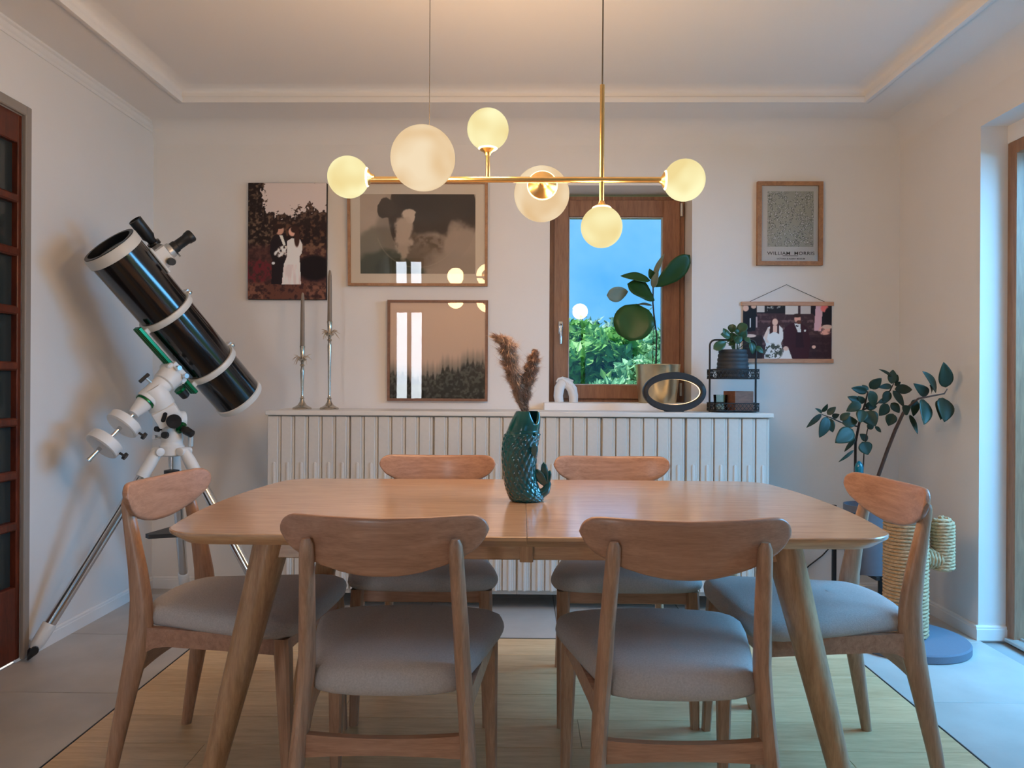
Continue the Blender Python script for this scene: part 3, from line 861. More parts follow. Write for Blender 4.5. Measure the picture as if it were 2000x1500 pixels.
# green dovetail bar under the rings
pr = Matrix((s_, -e_, a)).transposed().to_4x4()
def lbox(name, parent, material, c, hx, hy, hz, b=0.003):
    return MB().rbox(-hx, hx, -hy, hy, -hz, hz, b).move(Matrix.Translation(c) @ pr).build(name, material, parent, smooth=30)
dc = b0 + a*(RD[0]+RD[1])/2 + e_*(RT+0.036)
dov = lbox('dovetail_bar', tel, M['green'], dc, 0.022, 0.009, (RD[1]-RD[0])/2 + 0.035, 0.003)
for k in (-0.008, 0.008):
    lbox('groove', dov, M['green'], dc + e_*0.009 + s_*k, 0.003, 0.0015, (RD[1]-RD[0])/2 + 0.03, 0.0008)
# focuser, eyepiece and finder, on the side turned to the room
fo = b0 + a*(LT-0.155)
fdir = (s_*1.0*(1 if s_.x > 0 else -1)*0.35 - e_*0.94).normalized()
fside = a.cross(fdir).normalized()
prf = Matrix((fside, fdir, a)).transposed().to_4x4()
def fbox(name, parent, material, c, hx, hy, hz, b=0.003):
    return MB().rbox(-hx, hx, -hy, hy, -hz, hz, b).move(Matrix.Translation(c) @ prf).build(name, material, parent, smooth=30)
foc = fbox('focuser', tel, M['alu'], fo + fdir*(RT+0.026), 0.036, 0.032, 0.045, 0.006)
fbox('focuser_plate', foc, M['white'], fo + fdir*(RT+0.001), 0.046, 0.006, 0.062, 0.004)
MB().lathe([(RT+0.05, 0.033), (RT+0.075, 0.033), (RT+0.078, 0.028)], fo, fdir, 28).build('drawtube', M['alu'], foc)
MB().lathe([(RT+0.075, 0.026), (RT+0.10, 0.026), (RT+0.104, 0.0225), (RT+0.15, 0.0225), (RT+0.156, 0.026), (RT+0.178, 0.028), (RT+0.184, 0.024)], fo, fdir, 28).build('eyepiece', M['black'], foc)
MB().lathe([(-0.062, 0.015), (-0.044, 0.017), (-0.042, 0.006), (0.042, 0.006), (0.044, 0.017), (0.062, 0.015)], fo + fdir*(RT+0.034) - a*0.028, fside, 20).build('focus_knob', M['black'], foc)
MB().tube([fo + fdir*(RT+0.085) + fside*0.02, fo + fdir*(RT+0.085) - a*0.045], 0.004, 8).build('lock_screw', M['chrome'], foc)
fn = fo + fdir*(RT*0.9 + 0.055) + fside*0.075*(1 if fside.dot(r_) > 0 else -1) + a*0.045
find = MB().lathe([(-0.085, 0.012), (-0.06, 0.0125), (-0.055, 0.016), (-0.02, 0.016), (0.02, 0.019), (0.035, 0.027), (0.12, 0.0285), (0.122, 0.024), (0.07, 0.02)], fn, a, 24).build('finder_scope', M['black'], tel)
MB().lathe([(-0.01, 0.018), (-0.01, 0.028), (0.006, 0.028), (0.006, 0.018)], fn, a, 24, cap=False).build('finder_ring', M['black'], find)
MB().tube([fn, fo + fdir*(RT-0.01) + fside*0.05*(1 if fside.dot(r_) > 0 else -1) + a*0.02], 0.009, 8).build('finder_foot', M['black'], find)

# mount and tripod: a second thing that carries the tube
foot1, foot2 = PF(44, 1291), PF(361, 1161)
foot1.x = max(foot1.x, XL+0.045)
mid = (foot1+foot2)/2; dv = foot2-foot1
foot3 = mid + Vector((dv.y, -dv.x, 0))*0.866
CT = (foot1+foot2+foot3)/3
tri = thing('telescope_mount', (CT.x, CT.y, 0), 'white equatorial mount with two counterweights on a steel tripod', 'tripod')
MO = Vector((CT.x, CT.y, 0))
HZ = P(330, 868, CT.y).z
MB().lathe([(HZ-0.05, 0.045), (HZ-0.045, 0.052), (HZ-0.005, 0.052), (HZ, 0.047), (HZ+0.012, 0.044)], (0,0,0), (0,0,1), 32).build('tripod_head', M['white'], tri)
MB().tube([(0,0,HZ-0.05), (0,0,HZ-0.135)], 0.007, 10).build('centre_bolt', M['chrome'], tri)
MB().lathe([(0, 0.012), (0.002, 0.032), (0.016, 0.032), (0.020, 0.012)], (0,0,HZ-0.13), (0,0,1), 20).build('bolt_knob', M['black'], tri)
for ft in (foot1, foot2, foot3):
    f = ft - MO; h = Vector((f.x, f.y, 0)).normalized()
    top = h*0.062 + Vector((0,0,HZ-0.028)); d = (f + Vector((0,0,0.02)) - top).normalized(); L = (f - top).length
    lg = MB().tube([top, top + d*0.05, top + d*0.125], [0.022, 0.026, 0.026], 20).build('leg', M['white'], tri)
    MB().lathe([(0.12, 0.0215), (L*0.86, 0.0215)], top, d, 24).build('steel_tube', M['chrome'], lg)
    sd = d.cross(Vector((0,0,1))).normalized()
    MB().lathe([(-0.034, 0.012), (-0.032, 0.018), (0.032, 0.018), (0.034, 0.012)], top, sd, 18).build('leg_bolt', M['white'], lg)
    MB().lathe([(L*0.84, 0.024), (L*0.845, 0.0265), (L*0.93, 0.0245), (L*0.955, 0.016)], top, d, 20).build('foot_sleeve', M['white'], lg)
    MB().lathe([(L*0.95, 0.017), (L*0.965, 0.019), (L*0.985, 0.010), (L*1.0, 0.0035)], top, d, 16).build('rubber_foot', M['black'], lg)
    kp = top + d*(L*0.945)
    MB().lathe([(0.012, 0.005), (0.030, 0.005), (0.031, 0.015), (0.044, 0.015)], kp, (sd if sd.x > 0 else -sd)*0.8 + Vector((0, -0.5, 0)), 10).build('leg_lock_knob', M['black'], lg)
# spreader tray between the legs
zt = P(325, 1042, CT.y).z
hexa = []
for k, ft in enumerate((foot1, foot2, foot3)):
    f = ft - MO; q = f*((HZ-zt)/HZ)*0.40
    an = math.atan2(q.y, q.x); hexa += [(q.length*math.cos(an-0.16), q.length*math.sin(an-0.16)), (q.length*math.cos(an+0.16), q.length*math.sin(an+0.16))]
hexa = sorted(hexa, key=lambda p: math.atan2(p[1], p[0]))
MB().prism(hexa, zt-0.006, zt+0.012).build('spreader_tray', M['black'], tri, smooth=0)
# equatorial head: base, polar axis housing, declination housing, weights
S = B + a*(LT*0.365) + e_*(RT+0.05) - MO          # saddle under the dovetail
base_top = Vector((0, 0, HZ+0.012))
MB().lathe([(0.0, 0.045), (0.012, 0.047), (0.075, 0.040), (0.085, 0.034)], base_top, (0,0,1), 28).build('azimuth_base', M['white'], tri)
hub = S + e_*0.125                                # where declination and polar axes meet
ax = (hub - (base_top + Vector((0,0,0.09)))).normalized()
head = MB().lathe([(-0.035, 0.036), (-0.03, 0.040), (0.05, 0.040), (0.055, 0.036)], base_top + Vector((0,0,0.095)), Vector((0.75, 0.60, 0.0)), 28).build('altitude_block', M['white'], tri)
kd = -r_ + Vector((0.1, 0, -0.05))
MB().lathe([(0.0, 0.026), (0.03, 0.026), (0.045, 0.031), (0.062, 0.031), (0.062, 0.022), (0.058, 0.0)], base_top + Vector((0.015, -0.025, 0.10)), kd, 28).build('polar_scope_cap', M['black'], head)
pa0 = base_top + Vector((0.01, 0.0, 0.07)); L = (hub-pa0).length; pd_ = (hub-pa0).normalized()
ra = MB().lathe([(0.0, 0.034), (0.02, 0.046), (L*0.55, 0.050), (L*0.60, 0.056), (L+0.01, 0.056), (L+0.03, 0.046)], pa0, pd_, 28).build('polar_axis_housing', M['white'], tri)
bx = (-r_ - pd_*(-r_).dot(pd_)).normalized(); by = pd_.cross(bx).normalized()
prh = Matrix((by, bx, pd_)).transposed().to_4x4()
MB().rbox(-0.052, 0.052, -0.02, 0.064, L*0.18, L*0.62, 0.008, 2).move(Matrix.Translation(pa0) @ prh).build('gear_cover', M['white'], ra, smooth=30)
out = [(0.009*math.cos(t), 0.009*math.sin(t)) for t in [math.pi*2*k/20 for k in range(20)]]
out = [(x + (0.014 if x > 0 else -0.014), y) for x, y in out]
m = MB().prism(out, 0, 0.003)
m.move(Matrix.Translation(pa0 + pd_*L*0.44 + bx*0.0635 - by*0.012) @ Matrix((by*0.7 + pd_*0.7, pd_*0.7 - by*0.7, bx)).transposed().to_4x4()).build('gear_window', M['black'], ra, smooth=30)
MB().lathe([(0.05, 0.014), (0.075, 0.014), (0.076, 0.019), (0.112, 0.017), (0.116, 0.012)], pa0 + pd_*L*0.12, Vector((0.85, -0.15, -0.45)), 18).build('slow_motion_knob', M['black'], ra)
MB().lathe([(0.046, 0.026), (0.058, 0.026)], pa0 + pd_*L*0.12, Vector((0.85, -0.15, -0.45)), 18).build('green_collar', M['green'], ra)
# declination housing along e_
de = MB().lathe([(0.0, 0.050), (0.012, 0.054), (0.06, 0.050), (0.065, 0.043), (0.155, 0.043), (0.16, 0.046), (0.175, 0.046)], S, e_, 28).build('declination_housing', M['white'], tri)
MB().lathe([(0.175, 0.041), (0.184, 0.041)], S, e_, 28).build('green_ring', M['green'], de)
MB().lathe([(0.184, 0.036), (0.25, 0.022), (0.255, 0.012)], S, e_, 28).build('shaft_cone', M['white'], de)
prs = Matrix((s_, -e_, a)).transposed().to_4x4()
def sbox(name, parent, material, c, hx, hy, hz, b=0.003):
    return MB().rbox(-hx, hx, -hy, hy, -hz, hz, b).move(Matrix.Translation(c) @ prs).build(name, material, parent, smooth=30)
sad = sbox('saddle', tri, M['white'], S, 0.036, 0.015, 0.055, 0.005)
for k in (-0.028, 0.028):
    sbox('saddle_jaw', sad, M['white'], S - e_*0.018 + s_*k, 0.009, 0.013, 0.045, 0.003)
cs = 1 if s_.dot(-r_) > 0 else -1
for k in (-0.024, 0.024):
    MB().lathe([(0.03, 0.005), (0.048, 0.005), (0.049, 0.012), (0.068, 0.011)], S + a*k - e_*0.008, s_*cs, 12).build('saddle_screw', M['chrome'], sad)
MB().lathe([(0.04, 0.012), (0.05, 0.012), (0.052, 0.021), (0.085, 0.019), (0.09, 0.013)], S - a*0.03 + e_*0.027, -a, 18).build('worm_knob', M['black'], sad)
MB().lathe([(0.038, 0.024), (0.05, 0.024)], S - a*0.03 + e_*0.027, -a, 18).build('green_collar', M['green'], sad)
MB().tube([S + e_*0.10 + a*0.035, S + e_*0.105 + a*0.075], 0.006, 8).build('clutch_post', M['alu'], de)
MB().tube([S + e_*0.085 + a*0.075, S + e_*0.135 + a*0.078], 0.008, 8).build('clutch_lever', M['black'], de)
WL = 0.48
MB().lathe([(0.25, 0.009), (WL+0.02, 0.009)], S, e_, 16).build('counterweight_bar', M['chrome'], tri)
def weight(d0, d1):
    w = MB().lathe([(d0, 0.015), (d0, 0.066), (d0+0.004, 0.0705), (d1-0.004, 0.0705), (d1, 0.066), (d1, 0.015)], S, e_, 40).build('counterweight', M['white'], tri)
    MB().lathe([(d1-0.001, 0.064), (d1+0.0015, 0.063), (d1+0.0015, 0.018)], S, e_, 40).build('weight_face', M['white'], w)
    q = (Vector((0,0,-1)) - e_*Vector((0,0,-1)).dot(e_)).normalized()*0.55 + (Vector((1,0,0)) - e_*e_.x).normalized()*0.8
    MB().lathe([(0.068, 0.005), (0.088, 0.005), (0.09, 0.016), (0.101, 0.015)], S + e_*(d0+d1)/2, q, 10).build('weight_knob', M['black'], w)
weight(0.285, 0.325); weight(0.395, 0.440)
MB().lathe([(WL+0.02, 0.011), (WL+0.03, 0.011), (WL+0.032, 0.005)], S, e_, 14).build('safety_stop', M['chrome'], tri)
for (dx, dy, dzz, rr) in ((-0.045, -0.03, 0.055, 0.013), (-0.05, -0.045, 0.02, 0.011), (0.0, -0.05, 0.03, 0.016)):
    MB().lathe([(0.0, 0.005), (0.022, 0.005), (0.023, rr), (0.038, rr*0.9)], base_top + Vector((dx*0.7, dy*0.7, dzz)), Vector((dx*3, -0.4, 0.05)), 14).build('adjusting_bolt', M['black'] if rr > 0.012 else M['chrome'], tri)
MB().lathe([(0.0, 0.012), (0.05, 0.012), (0.052, 0.016), (0.056, 0.016)], Vector((0.075, 0.02, HZ-0.01)), (0,0,1), 16).build('bubble_post', M['alu'], tri)

# ================================================================== PICTURES ON THE BACK WALL
def vnoise(w, h, cells, seed, octaves=4, aspect=1.0):
    rng = np.random.default_rng(seed); out = np.zeros((h, w)); amp = 1.0; tot = 0
    for o in range(octaves):
        cx = max(2, int(cells*2**o)); cy = max(2, int(cells*2**o*h/w*aspect))
        g = rng.random((cy+2, cx+2))
        X, Y = np.meshgrid(np.linspace(0, cx, w), np.linspace(0, cy, h))
        xi, yi = X.astype(int), Y.astype(int); fx, fy = X-xi, Y-yi
        fx = fx*fx*(3-2*fx); fy = fy*fy*(3-2*fy)
        out += amp*((g[yi, xi]*(1-fx) + g[yi, xi+1]*fx)*(1-fy) + (g[yi+1, xi]*(1-fx) + g[yi+1, xi+1]*fx)*fy)
        tot += amp; amp *= 0.55
    return out/tot
class Canvas:
    def __init__(self, w, h, rgb):
        self.w, self.h = w, h
        self.U, self.V = np.meshgrid(np.linspace(0, 1, w), np.linspace(0, 1, h))   # v runs down
        self.c = np.ones((h, w, 3))*np.array(rgb, float)
    def mix(self, mask, rgb):
        rgb = np.array(rgb, float) if not (isinstance(rgb, np.ndarray) and rgb.ndim == 3) else rgb
        mk = np.clip(mask, 0, 1)[..., None]
        self.c = self.c*(1-mk) + rgb*mk
    def noise(self, cells, seed, octaves=4, aspect=1.0): return vnoise(self.w, self.h, cells, seed, octaves, aspect)
    def ell(self, u, v, ru, rv, soft=0.12, rot=0.0):
        x, y = self.U-u, self.V-v; ca, sa = math.cos(rot), math.sin(rot)
        k = self.h/self.w
        y = y*k
        x, y = x*ca + y*sa, -x*sa + y*ca
        d = np.sqrt((x/ru)**2 + (y/(rv*k))**2)
        return np.clip((1+soft-d)/(2*soft), 0, 1)
    def poly(self, pts):
        inside = np.zeros((self.h, self.w), bool); n = len(pts)
        for i in range(n):
            (x0, y0), (x1, y1) = pts[i], pts[(i+1) % n]
            if y0 == y1: continue
            cond = ((y0 > self.V) != (y1 > self.V)) & (self.U < (x1-x0)*(self.V-y0)/(y1-y0) + x0)
            inside ^= cond
        return inside.astype(float)
    def rect(self, u0, u1, v0, v1): return ((self.U >= u0) & (self.U <= u1) & (self.V >= v0) & (self.V <= v1)).astype(float)
def sm(x, a, b):
    t = np.clip((x-a)/(b-a), 0, 1); return t*t*(3-2*t)
PRINT_GAIN = 1.45
def print_mesh(name, cv, x0, x1, z0, z1, y, parent, material=None):
    """flat sheet whose ink is a colour attribute; local coords relative to the parent's location"""
    w, h = cv.w, cv.h
    O = parent.location
    X, Z = np.meshgrid(np.linspace(x0, x1, w), np.linspace(z1, z0, h))
    v = np.stack([X-O.x, np.full_like(X, y-O.y), Z-O.z], -1).reshape(-1, 3)
    i = np.arange(w*h).reshape(h, w)
    f = np.stack([i[1:, :-1], i[1:, 1:], i[:-1, 1:], i[:-1, :-1]], -1).reshape(-1, 4)
    me = bpy.data.meshes.new(name); me.from_pydata(v.tolist(), [], f.tolist())
    s = np.clip(cv.c, 0, 255)/255.0
    l = np.where(s <= 0.04045, s/12.92, ((s+0.055)/1.055)**2.4)
    l = np.clip(l*PRINT_GAIN, 0, 0.9)
    at = me.attributes.new('ink', 'FLOAT_COLOR', 'POINT')
    at.data.foreach_set('color', np.concatenate([l.reshape(-1, 3), np.ones((w*h, 1))], 1).astype(np.float32).ravel())
    me.materials.append(material or M['print'])
    ob = bpy.data.objects.new(name, me); COL.objects.link(ob); ob.parent = parent
    return ob

# ---- 1. frameless canvas of a couple under trees
def paint_couple(w, h):
    c = Canvas(w, h, (196, 182, 176))
    n1, n2, n3 = c.noise(7, 1, 5), c.noise(26, 2, 4), c.noise(14, 3, 4, 0.35)
    U, V = c.U, c.V
    fol = lambda mask, thr, rgb_d, rgb_l, n: c.mix((mask + (n-0.5)*1.6 > thr).astype(float), np.array(rgb_d) + (np.array(rgb_l)-np.array(rgb_d))*(sm(n2, 0.45, 0.75))[..., None])
    # right-hand and middle trees
    fol(sm(V, 0.12, 0.40)*0.9 - 0.35*np.abs(U-0.62) + 0.1*U, 0.42, (40, 28, 26), (92, 70, 58), n1*0.5 + n2*0.5)
    fol(sm(V, 0.22, 0.55), 0.42, (34, 22, 22), (88, 60, 46), n1*0.4 + n2*0.6)
    # left-hand weeping tree
    fol(1.05 - 3.6*U + 0.9*V, 0.42, (34, 24, 22), (104, 82, 66), n3*0.5 + n2*0.5)
    c.mix((sm(V, 0.50, 0.58))*(U < 2), np.stack([38 + 60*n2, 24 + 36*n2, 24 + 30*n2], -1))
    c.mix(c.rect(0.68, 1, 0.52, 0.64)*sm(n2, 0.4, 0.6)*0.6, (120, 92, 70))
    c.mix(c.ell(0.85, 0.73, 0.22, 0.11), (22, 14, 18))
    c.mix(c.ell(0.12, 0.76, 0.22, 0.10)*sm(n2, 0.4, 0.6), (96, 34, 40))
    c.mix(sm(V, 0.83, 0.9)*sm(n2, 0.35, 0.62), (118, 78, 62))
    # groom
    c.mix(c.poly([(0.29, .50), (.33, .45), (.44, .44), (.50, .50), (.49, .62), (.46, .87), (.30, .87), (.31, .66), (.28, .60)]), (30, 22, 26))
    c.mix(c.ell(0.405, .405, .052, .042), (186, 142, 122)); c.mix(c.ell(0.395, .375, .06, .022), (46, 30, 26)); c.mix(c.ell(0.365, .40, .02, .03), (46, 30, 26))
    c.mix(c.poly([(.40, .45), (.44, .45), (.48, .53), (.455, .54)]), (222, 206, 200))
    # bride
    c.mix(c.poly([(.50, .50), (.56, .475), (.66, .48), (.695, .53), (.69, .60), (.66, .63), (.68, .87), (.435, .87), (.46, .70), (.50, .63)]), (216, 204, 202))
    c.mix(c.ell(.565, .42, .046, .038), (206, 160, 140)); c.mix(c.ell(.60, .40, .055, .030), (52, 32, 28)); c.mix(c.ell(.625, .475, .035, .075), (58, 36, 30))
    c.mix(c.poly([(.46, .70), (.68, .70), (.68, .87), (.435, .87)])*0.25*sm(c.noise(30, 9, 2, 0.2), .4, .7), (150, 140, 142))
    c.mix(c.ell(.46, .585, .085, .045)*sm(n2, .35, .55), (228, 214, 204)); c.mix(c.ell(.385, .61, .05, .03)*sm(n2, .4, .6), (232, 220, 212))
    c.mix(sm(V, 0.865, 0.885)*sm(n2, 0.38, 0.5)*((U > .2) & (U < .75)), (92, 56, 46))
    c.mix(c.ell(.325, .69, .02, .012), (214, 206, 210))
    return c
x0, x1 = P(487, 470, YB).x, P(640, 470, YB).x; z0, z1 = P(560, 586, YB).z, P(560, 359, YB).z
pc = thing('canvas_photo', ((x0+x1)/2, YB, z0), 'frameless dark canvas photo of a wedding couple under trees', 'picture')
MB().rbox(x0-pc.location.x, x1-pc.location.x, -0.022, 0.0, 0, z1-z0, 0.002).build('canvas_block', mat('canvas_edge', lin(42, 30, 28), 0.8), pc, smooth=0)
print_mesh('canvas_print', paint_couple(150, 224), x0+0.0015, x1-0.0015, z0+0.0015, z1-0.0015, YB-0.0228, pc)

# ---- framed prints
def framed(name, label, cat, px0, px1, py0, py1, fw, fmat, depth, mat_px, painter, res, tilt=0.0):
    x0, x1 = P(px0, (py0+py1)/2, YB).x, P(px1, (py0+py1)/2, YB).x
    z0, z1 = P((px0+px1)/2, py1, YB).z, P((px0+px1)/2, py0, YB).z
    t = thing(name, ((x0+x1)/2, YB, z0), label, cat)
    cx = t.location.x; H = z1-z0
    MB().frame(x0-cx, x1-cx, 0, H, fw, -depth, -0.001).build('frame', fmat, t, smooth=0)
    MB().box(x0-cx+fw*0.8, x1-cx-fw*0.8, -depth*0.45, -0.002, fw*0.8, H-fw*0.8).build('mount_board', M['paper'], t, smooth=0)
    a, b, c, d = mat_px
    print_mesh('print', painter(*res), x0+fw+a, x1-fw-b, z0+fw+d, z1-fw-c, YB-depth*0.45-0.0012, t)
    MB().box(x0-cx+fw*0.9, x1-cx-fw*0.9, -depth*0.62-0.0015, -depth*0.62, fw*0.9, H-fw*0.9).build('glass', M['glass'], t, smooth=0)
    if tilt: t.rotation_euler.x = tilt
    return t, (x0, x1, z0, z1)

def paint_ink(w, h):
    c = Canvas(w, h, (168, 160, 156)); U, V = c.U, c.V
    n1, n2, n3, n4 = c.noise(5, 11, 6), c.noise(5, 12, 6), c.noise(26, 13, 4), c.noise(3, 14, 5)
    wu, wv = U + (n1-.5)*.20, V + (n2-.5)*.26
    blob = lambda u, v, ru, rv, s: sm(-np.hypot((wu-u)/ru, (wv-v)/rv), -1-s, -1+s)
    c.mix(sm(n4, .35, .65)*.5, (140, 132, 128)); c.mix(blob(.06, .22, .24, .36, .5)*.7, (178, 170, 166))
    # grey-green washes on the left
    c.mix(blob(.16, .66, .30, .22, .25)*.75, (112, 114, 110)); c.mix(blob(.22, .95, .34, .24, .22), (74, 82, 78)); c.mix(blob(.30, 1.0, .16, .16, .3)*.8, (58, 68, 64))
    c.mix(blob(.30, .48, .16, .22, .35)*.6, (120, 115, 112))
    # the big dark disc and its shoulder
    disc = sm(-np.hypot((U-.63)/.385, (V-.26)/.68), -1.008, -.992)
    edge = sm(-(wv + .16*np.cos((wu-.62)*9)), -.66, -.56)*sm(wu, .26, .30)
    c.mix(disc*edge, (70, 65, 65)); c.mix(blob(.255, .22, .085, .14, .06), (76, 71, 70)); c.mix(disc*sm(-wv, -.30, -.10)*sm(wu, .30, .42)*.6, (58, 54, 55))
    c.mix(disc*blob(.60, .70, .26, .20, .3)*(.45+.55*sm(n3, .35, .65)), (96, 86, 80)); c.mix(disc*blob(.50, .80, .22, .12, .4)*.7, (110, 102, 96))
    # pale cloud on the right, white wisp in the middle
    c.mix(blob(.92, .62, .20, .26, .25)*.95, (160, 152, 149)); c.mix(blob(.86, .90, .28, .20, .35)*.9, (150, 144, 142)); c.mix(blob(.80, .46, .06, .08, .4)*.6, (158, 150, 147))
    c.mix(blob(.425, .30, .055, .11, .12), (190, 182, 178)); c.mix(blob(.395, .50, .075, .17, .2)*.92, (180, 172, 168)); c.mix(blob(.385, .72, .04, .16, .3)*.85, (172, 164, 160)); c.mix(blob(.46, .30, .03, .025, .15), (190, 182, 178))
    c.mix(sm(-np.abs(np.hypot((U-.50)/.36, (V-.42)/.50)-1), -.02, -.004)*.4*(V > .55), (160, 154, 148))
    return c
def paint_forest(w, h):
    c = Canvas(w, h, (205, 190, 184)); U, V = c.U, c.V
    n1, n2, n3 = c.noise(5, 21, 4), c.noise(22, 22, 4), c.noise(60, 23, 2, .25)
    c.mix(sm(V, .1, .6)*.5, (196, 182, 178))
    n5 = c.noise(40, 25, 3)
    tops = .62 - .16*sm(U, .45, 1.0) - .05*sm(-U, -.3, 0) + .10*(n1[0:1, :]-.5)*2
    tri = (np.abs((U*19) % 1 - .5)*.10 + np.abs((U*31 + .3) % 1 - .5)*.06)
    far = sm(V - (tops + tri*.7 - .05), 0, .16); c.mix(far*.75, (120, 122, 124))
    near = sm(V - (tops + .08 + tri + .05*(n5-.5)), 0, .03 + .06*n1); c.mix(near*.9, (50, 56, 58))
    c.mix(near*sm(n2, .45, .75)*.7, (92, 100, 98)); c.mix(sm(V, .86, 1.0)*sm(n2, .3, .6), (38, 42, 44))
    c.mix(near*(n5 > .52)*.5, (34, 38, 40)); c.mix(near*(n5 < .40)*.45, (112, 120, 120))
    c.mix(sm(n1, .45, .7)*sm(V, .45, .6)*sm(-V, -.85, -.6)*.25, (180, 174, 172))
    return c
def paint_leaves(w, h):
    # generic scattered willow-leaf sprigs, dark outline on pale ground
    c = Canvas(w, h, (198, 196, 188)); rng = random.Random(5); U, V = c.U, c.V
    c.mix(np.ones_like(U)*.5, (128, 132, 124))
    k = h/w
    for i in range(300):
        u, v = rng.random(), rng.random(); an = rng.gauss(.9, .55)*(1 if rng.random() < .7 else -1); L = rng.uniform(.035, .075)
        x, y = (U-u), (V-v)*k
        s, t = x*math.cos(an) + y*math.sin(an), -x*math.sin(an) + y*math.cos(an)
        d = np.abs(t) + .006 - .017*np.clip(1-(s/L)**2, 0, 1)
        lm = ((np.abs(s) < L) & (d < .004))
        c.mix(lm*1.0, (84, 90, 82)); c.mix(((np.abs(s) < L*.85) & (d < -.003))*1.0, (222, 220, 212)); 
    return c
framed('framed_print', 'oak framed abstract ink print with wide white mount', 'picture', 682, 953, 358, 559, 0.014, M['frame'], 0.024,
       (0.050, 0.050, 0.052, 0.050), paint_ink, (216, 146), tilt=0.062)
framed('framed_print', 'square walnut framed print of misty fir forest behind glass', 'picture', 758, 953, 587, 783, 0.013, M['framedark'], 0.024,
       (0.0, 0.0, 0.0, 0.0), paint_forest, (184, 184), tilt=0.010)
t, (x0, x1, z0, z1) = framed('framed_poster', 'small oak framed poster of grey leaf pattern with lettering', 'poster', 1477, 1604, 356.5, 519.5, 0.021, M['frame'], 0.026,
       (0.033, 0.024, 0.028, 0.077), paint_leaves, (100, 120))
def lettering(txt, size, cx, cz, y, parent, name='lettering', xs=1.0, spacing=1.0):
    cu = bpy.data.curves.new('text', 'FONT'); cu.body = txt; cu.size = size; cu.align_x = 'CENTER'; cu.space_character = spacing; cu.extrude = 0.0003; cu.offset = size*0.007
    tmp = bpy.data.objects.new('text', cu); COL.objects.link(tmp)
    dg = bpy.context.evaluated_depsgraph_get(); me = bpy.data.meshes.new_from_object(tmp.evaluated_get(dg))
    bpy.data.objects.remove(tmp); me.name = name
    me.materials.clear(); me.materials.append(M['inkblack'])
    ob = bpy.data.objects.new(name, me); COL.objects.link(ob); ob.parent = parent
    ob.rotation_euler.x = math.radians(90); ob.scale = (xs, 1, 1)
    ob.location = (cx-parent.location.x, y-parent.location.y, cz-parent.location.z)
    return ob
yl = YB - 0.026*0.45 - 0.0008
cx = (P(1496, 490, YB).x + P(1590, 490, YB).x)/2
lettering('WILLIAM  MORRIS', 0.0235, cx, P(1540, 498.5, YB).z, yl, t, spacing=1.10, xs=1.19)
MB().box(P(1527, 500, YB).x-t.location.x, P(1557, 500, YB).x-t.location.x, yl-YB-0.0003, yl-YB+0.0003, P(1540, 501, YB).z-t.location.z, P(1540, 500.2, YB).z-t.location.z).build('rule', M['inkblack'], t, smooth=0)
lettering('VICTORIA & ALBERT MUSEUM', 0.0105, cx, P(1540, 507.5, YB).z, yl, t, spacing=1.05)
lettering('LONDON   1834 - 1896', 0.0062, cx, P(1540, 512, YB).z, yl, t, spacing=1.2)

